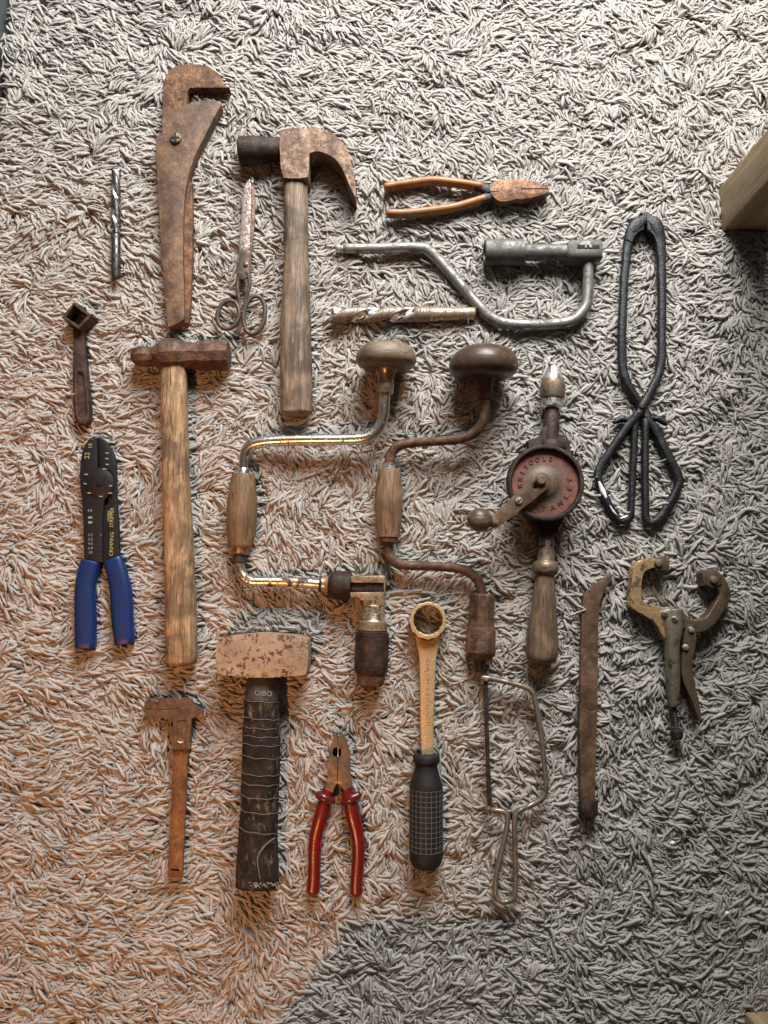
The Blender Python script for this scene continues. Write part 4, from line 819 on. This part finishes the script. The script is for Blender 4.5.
ds = L_/(KN-1)
pit0 = R(56)+rng.normal(size=n)*R(12)
curl = rng.normal(size=n)*0.5; wig = rng.uniform(0.05, 0.42, n); wph = rng.uniform(0, 6.28, n)
lev = rng.normal(size=n)*R(7)+R(1)
px = np.zeros((n, KN)); py = np.zeros((n, KN)); pz = np.zeros((n, KN))
px[:, 0] = x; py[:, 0] = y; pz[:, 0] = 0.002+np.clip(rng.normal(size=n)*0.0010+0.0058+0.0018*hb, 0, 0.0098)
fall = [0.66, 0.32, 0.08, -0.02, -0.10, -0.22]
for k in range(1, KN):
    t_ = (k-0.5)/(KN-1)
    pitch = pit0*max(0, fall[k-1])+ (lev + (R(fall[k-1]*70) if fall[k-1] < 0 else 0))*min(1, t_*1.6)
    a = phi+curl*t_+wig*np.sin(6.5*t_+wph)
    px[:, k] = px[:, k-1]+ds*np.cos(pitch)*np.cos(a); py[:, k] = py[:, k-1]+ds*np.cos(pitch)*np.sin(a); pz[:, k] = pz[:, k-1]+ds*np.sin(pitch)
rad = rng.uniform(0.00075, 0.00138, n); fz = rng.random(n) < 0.25; rad[fz] *= 0.5
prof = np.array([0.85, 1.0, 1.1, 1.12, 1.1, 1.0, 0.7])[None, :]*(1+rng.normal(size=(n, KN))*0.13)
ii = np.clip(((px-GX0)/GS).astype(int), 0, nx-1); jj = np.clip(((py-GY0)/GS).astype(int), 0, ny-1)
ceil_ = Bd[ii, jj]-0.0022
ins = Bd[ii, jj] < 1; cnt = ins.sum(1); top = Tg[ii, jj]       # a few yarn ends lie over the edge of a thin tool
over = (~ins[:, 0]) & (cnt > 0) & (cnt <= 2) & (top.max(1) < 0.0240) & (rng.random(n) < 0.022)
pz = np.where(over[:, None], np.where(ins, np.maximum(pz, top+0.0014), np.where(np.arange(KN)[None, :] >= 2, np.maximum(pz, 0.016), pz)), np.maximum(np.minimum(pz, ceil_), 0.0012))
pts = np.stack([px, py, pz], -1)
T = np.empty_like(pts); T[:, 1:-1] = pts[:, 2:]-pts[:, :-2]; T[:, 0] = pts[:, 1]-pts[:, 0]; T[:, -1] = pts[:, -1]-pts[:, -2]
T /= np.linalg.norm(T, axis=-1, keepdims=True)+1e-9
S = np.cross(T, np.array([0, 0, 1.0])); S /= np.linalg.norm(S, axis=-1, keepdims=True)+1e-9
U = np.cross(S, T)
tw = rng.normal(size=n)[:, None]*0.35+(rng.normal(size=n)*0.45)[:, None]*np.linspace(-1, 1, KN)[None, :]
ring = []
for q in range(NS):
    a = tw+2*math.pi*q/NS
    ca = np.cos(a)*1.0; sa = np.sin(a)*1.0
    rr = rad[:, None]*prof
    ring.append(pts+S*(ca*rr*1.45)[..., None]+U*(sa*rr*0.70)[..., None])
V = np.stack(ring, 2).reshape(-1, 3)              # n, KN, NS, 3
base = (np.arange(n)*KN*NS)[:, None, None]
kk_, qq_ = np.meshgrid(np.arange(KN-1), np.arange(NS), indexing='ij')
a0 = kk_*NS+qq_; a1 = kk_*NS+(qq_+1) % NS
quad = np.stack([a0, a1, a1+NS, a0+NS], -1).reshape(1, -1, 4)
quads = (quad+base).reshape(-1, 4)
capt = (((KN-1)*NS+np.arange(NS))[None, :]+(np.arange(n)*KN*NS)[:, None]).astype(np.int32)
loops = np.concatenate([quads.astype(np.int32).ravel(), capt.ravel()]); nq = len(quads)
me = bpy.data.meshes.new('pile')
me.vertices.add(len(V)); me.vertices.foreach_set('co', V.astype(np.float32).ravel())
me.loops.add(loops.size); me.loops.foreach_set('vertex_index', loops)
starts = np.concatenate([np.arange(nq)*4, nq*4+np.arange(n)*NS]).astype(np.int32)
me.polygons.add(len(starts)); me.polygons.foreach_set('loop_start', starts)
me.update(calc_edges=True)
me.shade_smooth()
at = me.attributes.new('tone', 'FLOAT', 'POINT')
at.data.foreach_set('value', np.repeat(rng.random(n), KN*NS).astype(np.float32))
s = N('cream_yarn'); v = s.mapping()
an = s.new('ShaderNodeAttribute'); an.attribute_name = 'tone'
col = s.ramp(an.outputs['Fac'], [(0.0, (0.42, 0.38, 0.335)), (0.45, (0.52, 0.482, 0.43)), (1.0, (0.61, 0.575, 0.525))])
fib = s.noise(v, 1100, 4, 0.65)
col = s.mix(s.math('MULTIPLY', fib, 0.35), col, (0.38, 0.335, 0.28))
s.put('Base Color', col); s.put('Roughness', 0.85); s.b.inputs['Specular IOR Level'].default_value = 0.15
s.bump(fib, 0.0009, 0.7)
tr = s.new('ShaderNodeBsdfTranslucent'); mx = s.new('ShaderNodeMixShader'); mx.inputs[0].default_value = 0.36
s.lk(col, tr.inputs['Color']); s.lk(s.b.outputs[0], mx.inputs[1]); s.lk(tr.outputs[0], mx.inputs[2])
s.lk(mx.outputs[0], [q for q in s.t.nodes if q.type == 'OUTPUT_MATERIAL'][0].inputs['Surface'])
me.materials.append(s.m)
pile = bpy.data.objects.new('pile', me); COL.objects.link(pile); pile.parent = rug; pile['kind'] = 'stuff'
print('strands', n)

# ================================================================== LIGHT
w = bpy.data.worlds.new('World'); scene.world = w; w.use_nodes = True
wt = w.node_tree; bgd = wt.nodes['Background']
tc = wt.nodes.new('ShaderNodeTexCoord'); sp_ = wt.nodes.new('ShaderNodeSeparateXYZ'); wr = wt.nodes.new('ShaderNodeValToRGB')
wt.links.new(tc.outputs['Generated'], sp_.inputs[0]); wt.links.new(sp_.outputs['Y'], wr.inputs[0]); wt.links.new(wr.outputs[0], bgd.inputs[0])
e = wr.color_ramp.elements                         # a dim room, lighter on its window side
e[0].position = 0.0; e[0].color = (0.042, 0.040, 0.039, 1); e[1].position = 0.75; e[1].color = (0.24, 0.238, 0.235, 1)
bgd.inputs[1].default_value = 0.85
def area(name, loc, to, sx, sy, power, col):
    d = bpy.data.lights.new(name, 'AREA'); d.shape = 'RECTANGLE'; d.size = sx; d.size_y = sy; d.energy = power; d.color = col
    o = bpy.data.objects.new(name, d); COL.objects.link(o); o.location = loc
    o.rotation_euler = (Vector(to)-Vector(loc)).to_track_quat('-Z', 'Y').to_euler(); return o
area('window_light', (0.19, 1.09, 0.75), (0.05, 0.1, 0.0), 0.7, 0.6, 48, (0.965, 0.978, 1.0))
d = bpy.data.lights.new('warm_lamp', 'SPOT'); d.energy = 168; d.color = (1.0, 0.40, 0.135); d.shadow_soft_size = 0.03; d.spot_size = R(33); d.spot_blend = 0.8
o = bpy.data.objects.new('warm_lamp', d); COL.objects.link(o); o.location = (-0.70, -1.28, 1.95)
o.rotation_euler = (Vector((-0.45, -0.30, 0))-o.location).to_track_quat('-Z', 'Y').to_euler()

scene.view_settings.view_transform = 'Standard'; scene.view_settings.look = 'None'; scene.view_settings.exposure = 0; scene.view_settings.gamma = 1
scene.cycles.max_bounces = 8; scene.cycles.diffuse_bounces = 6
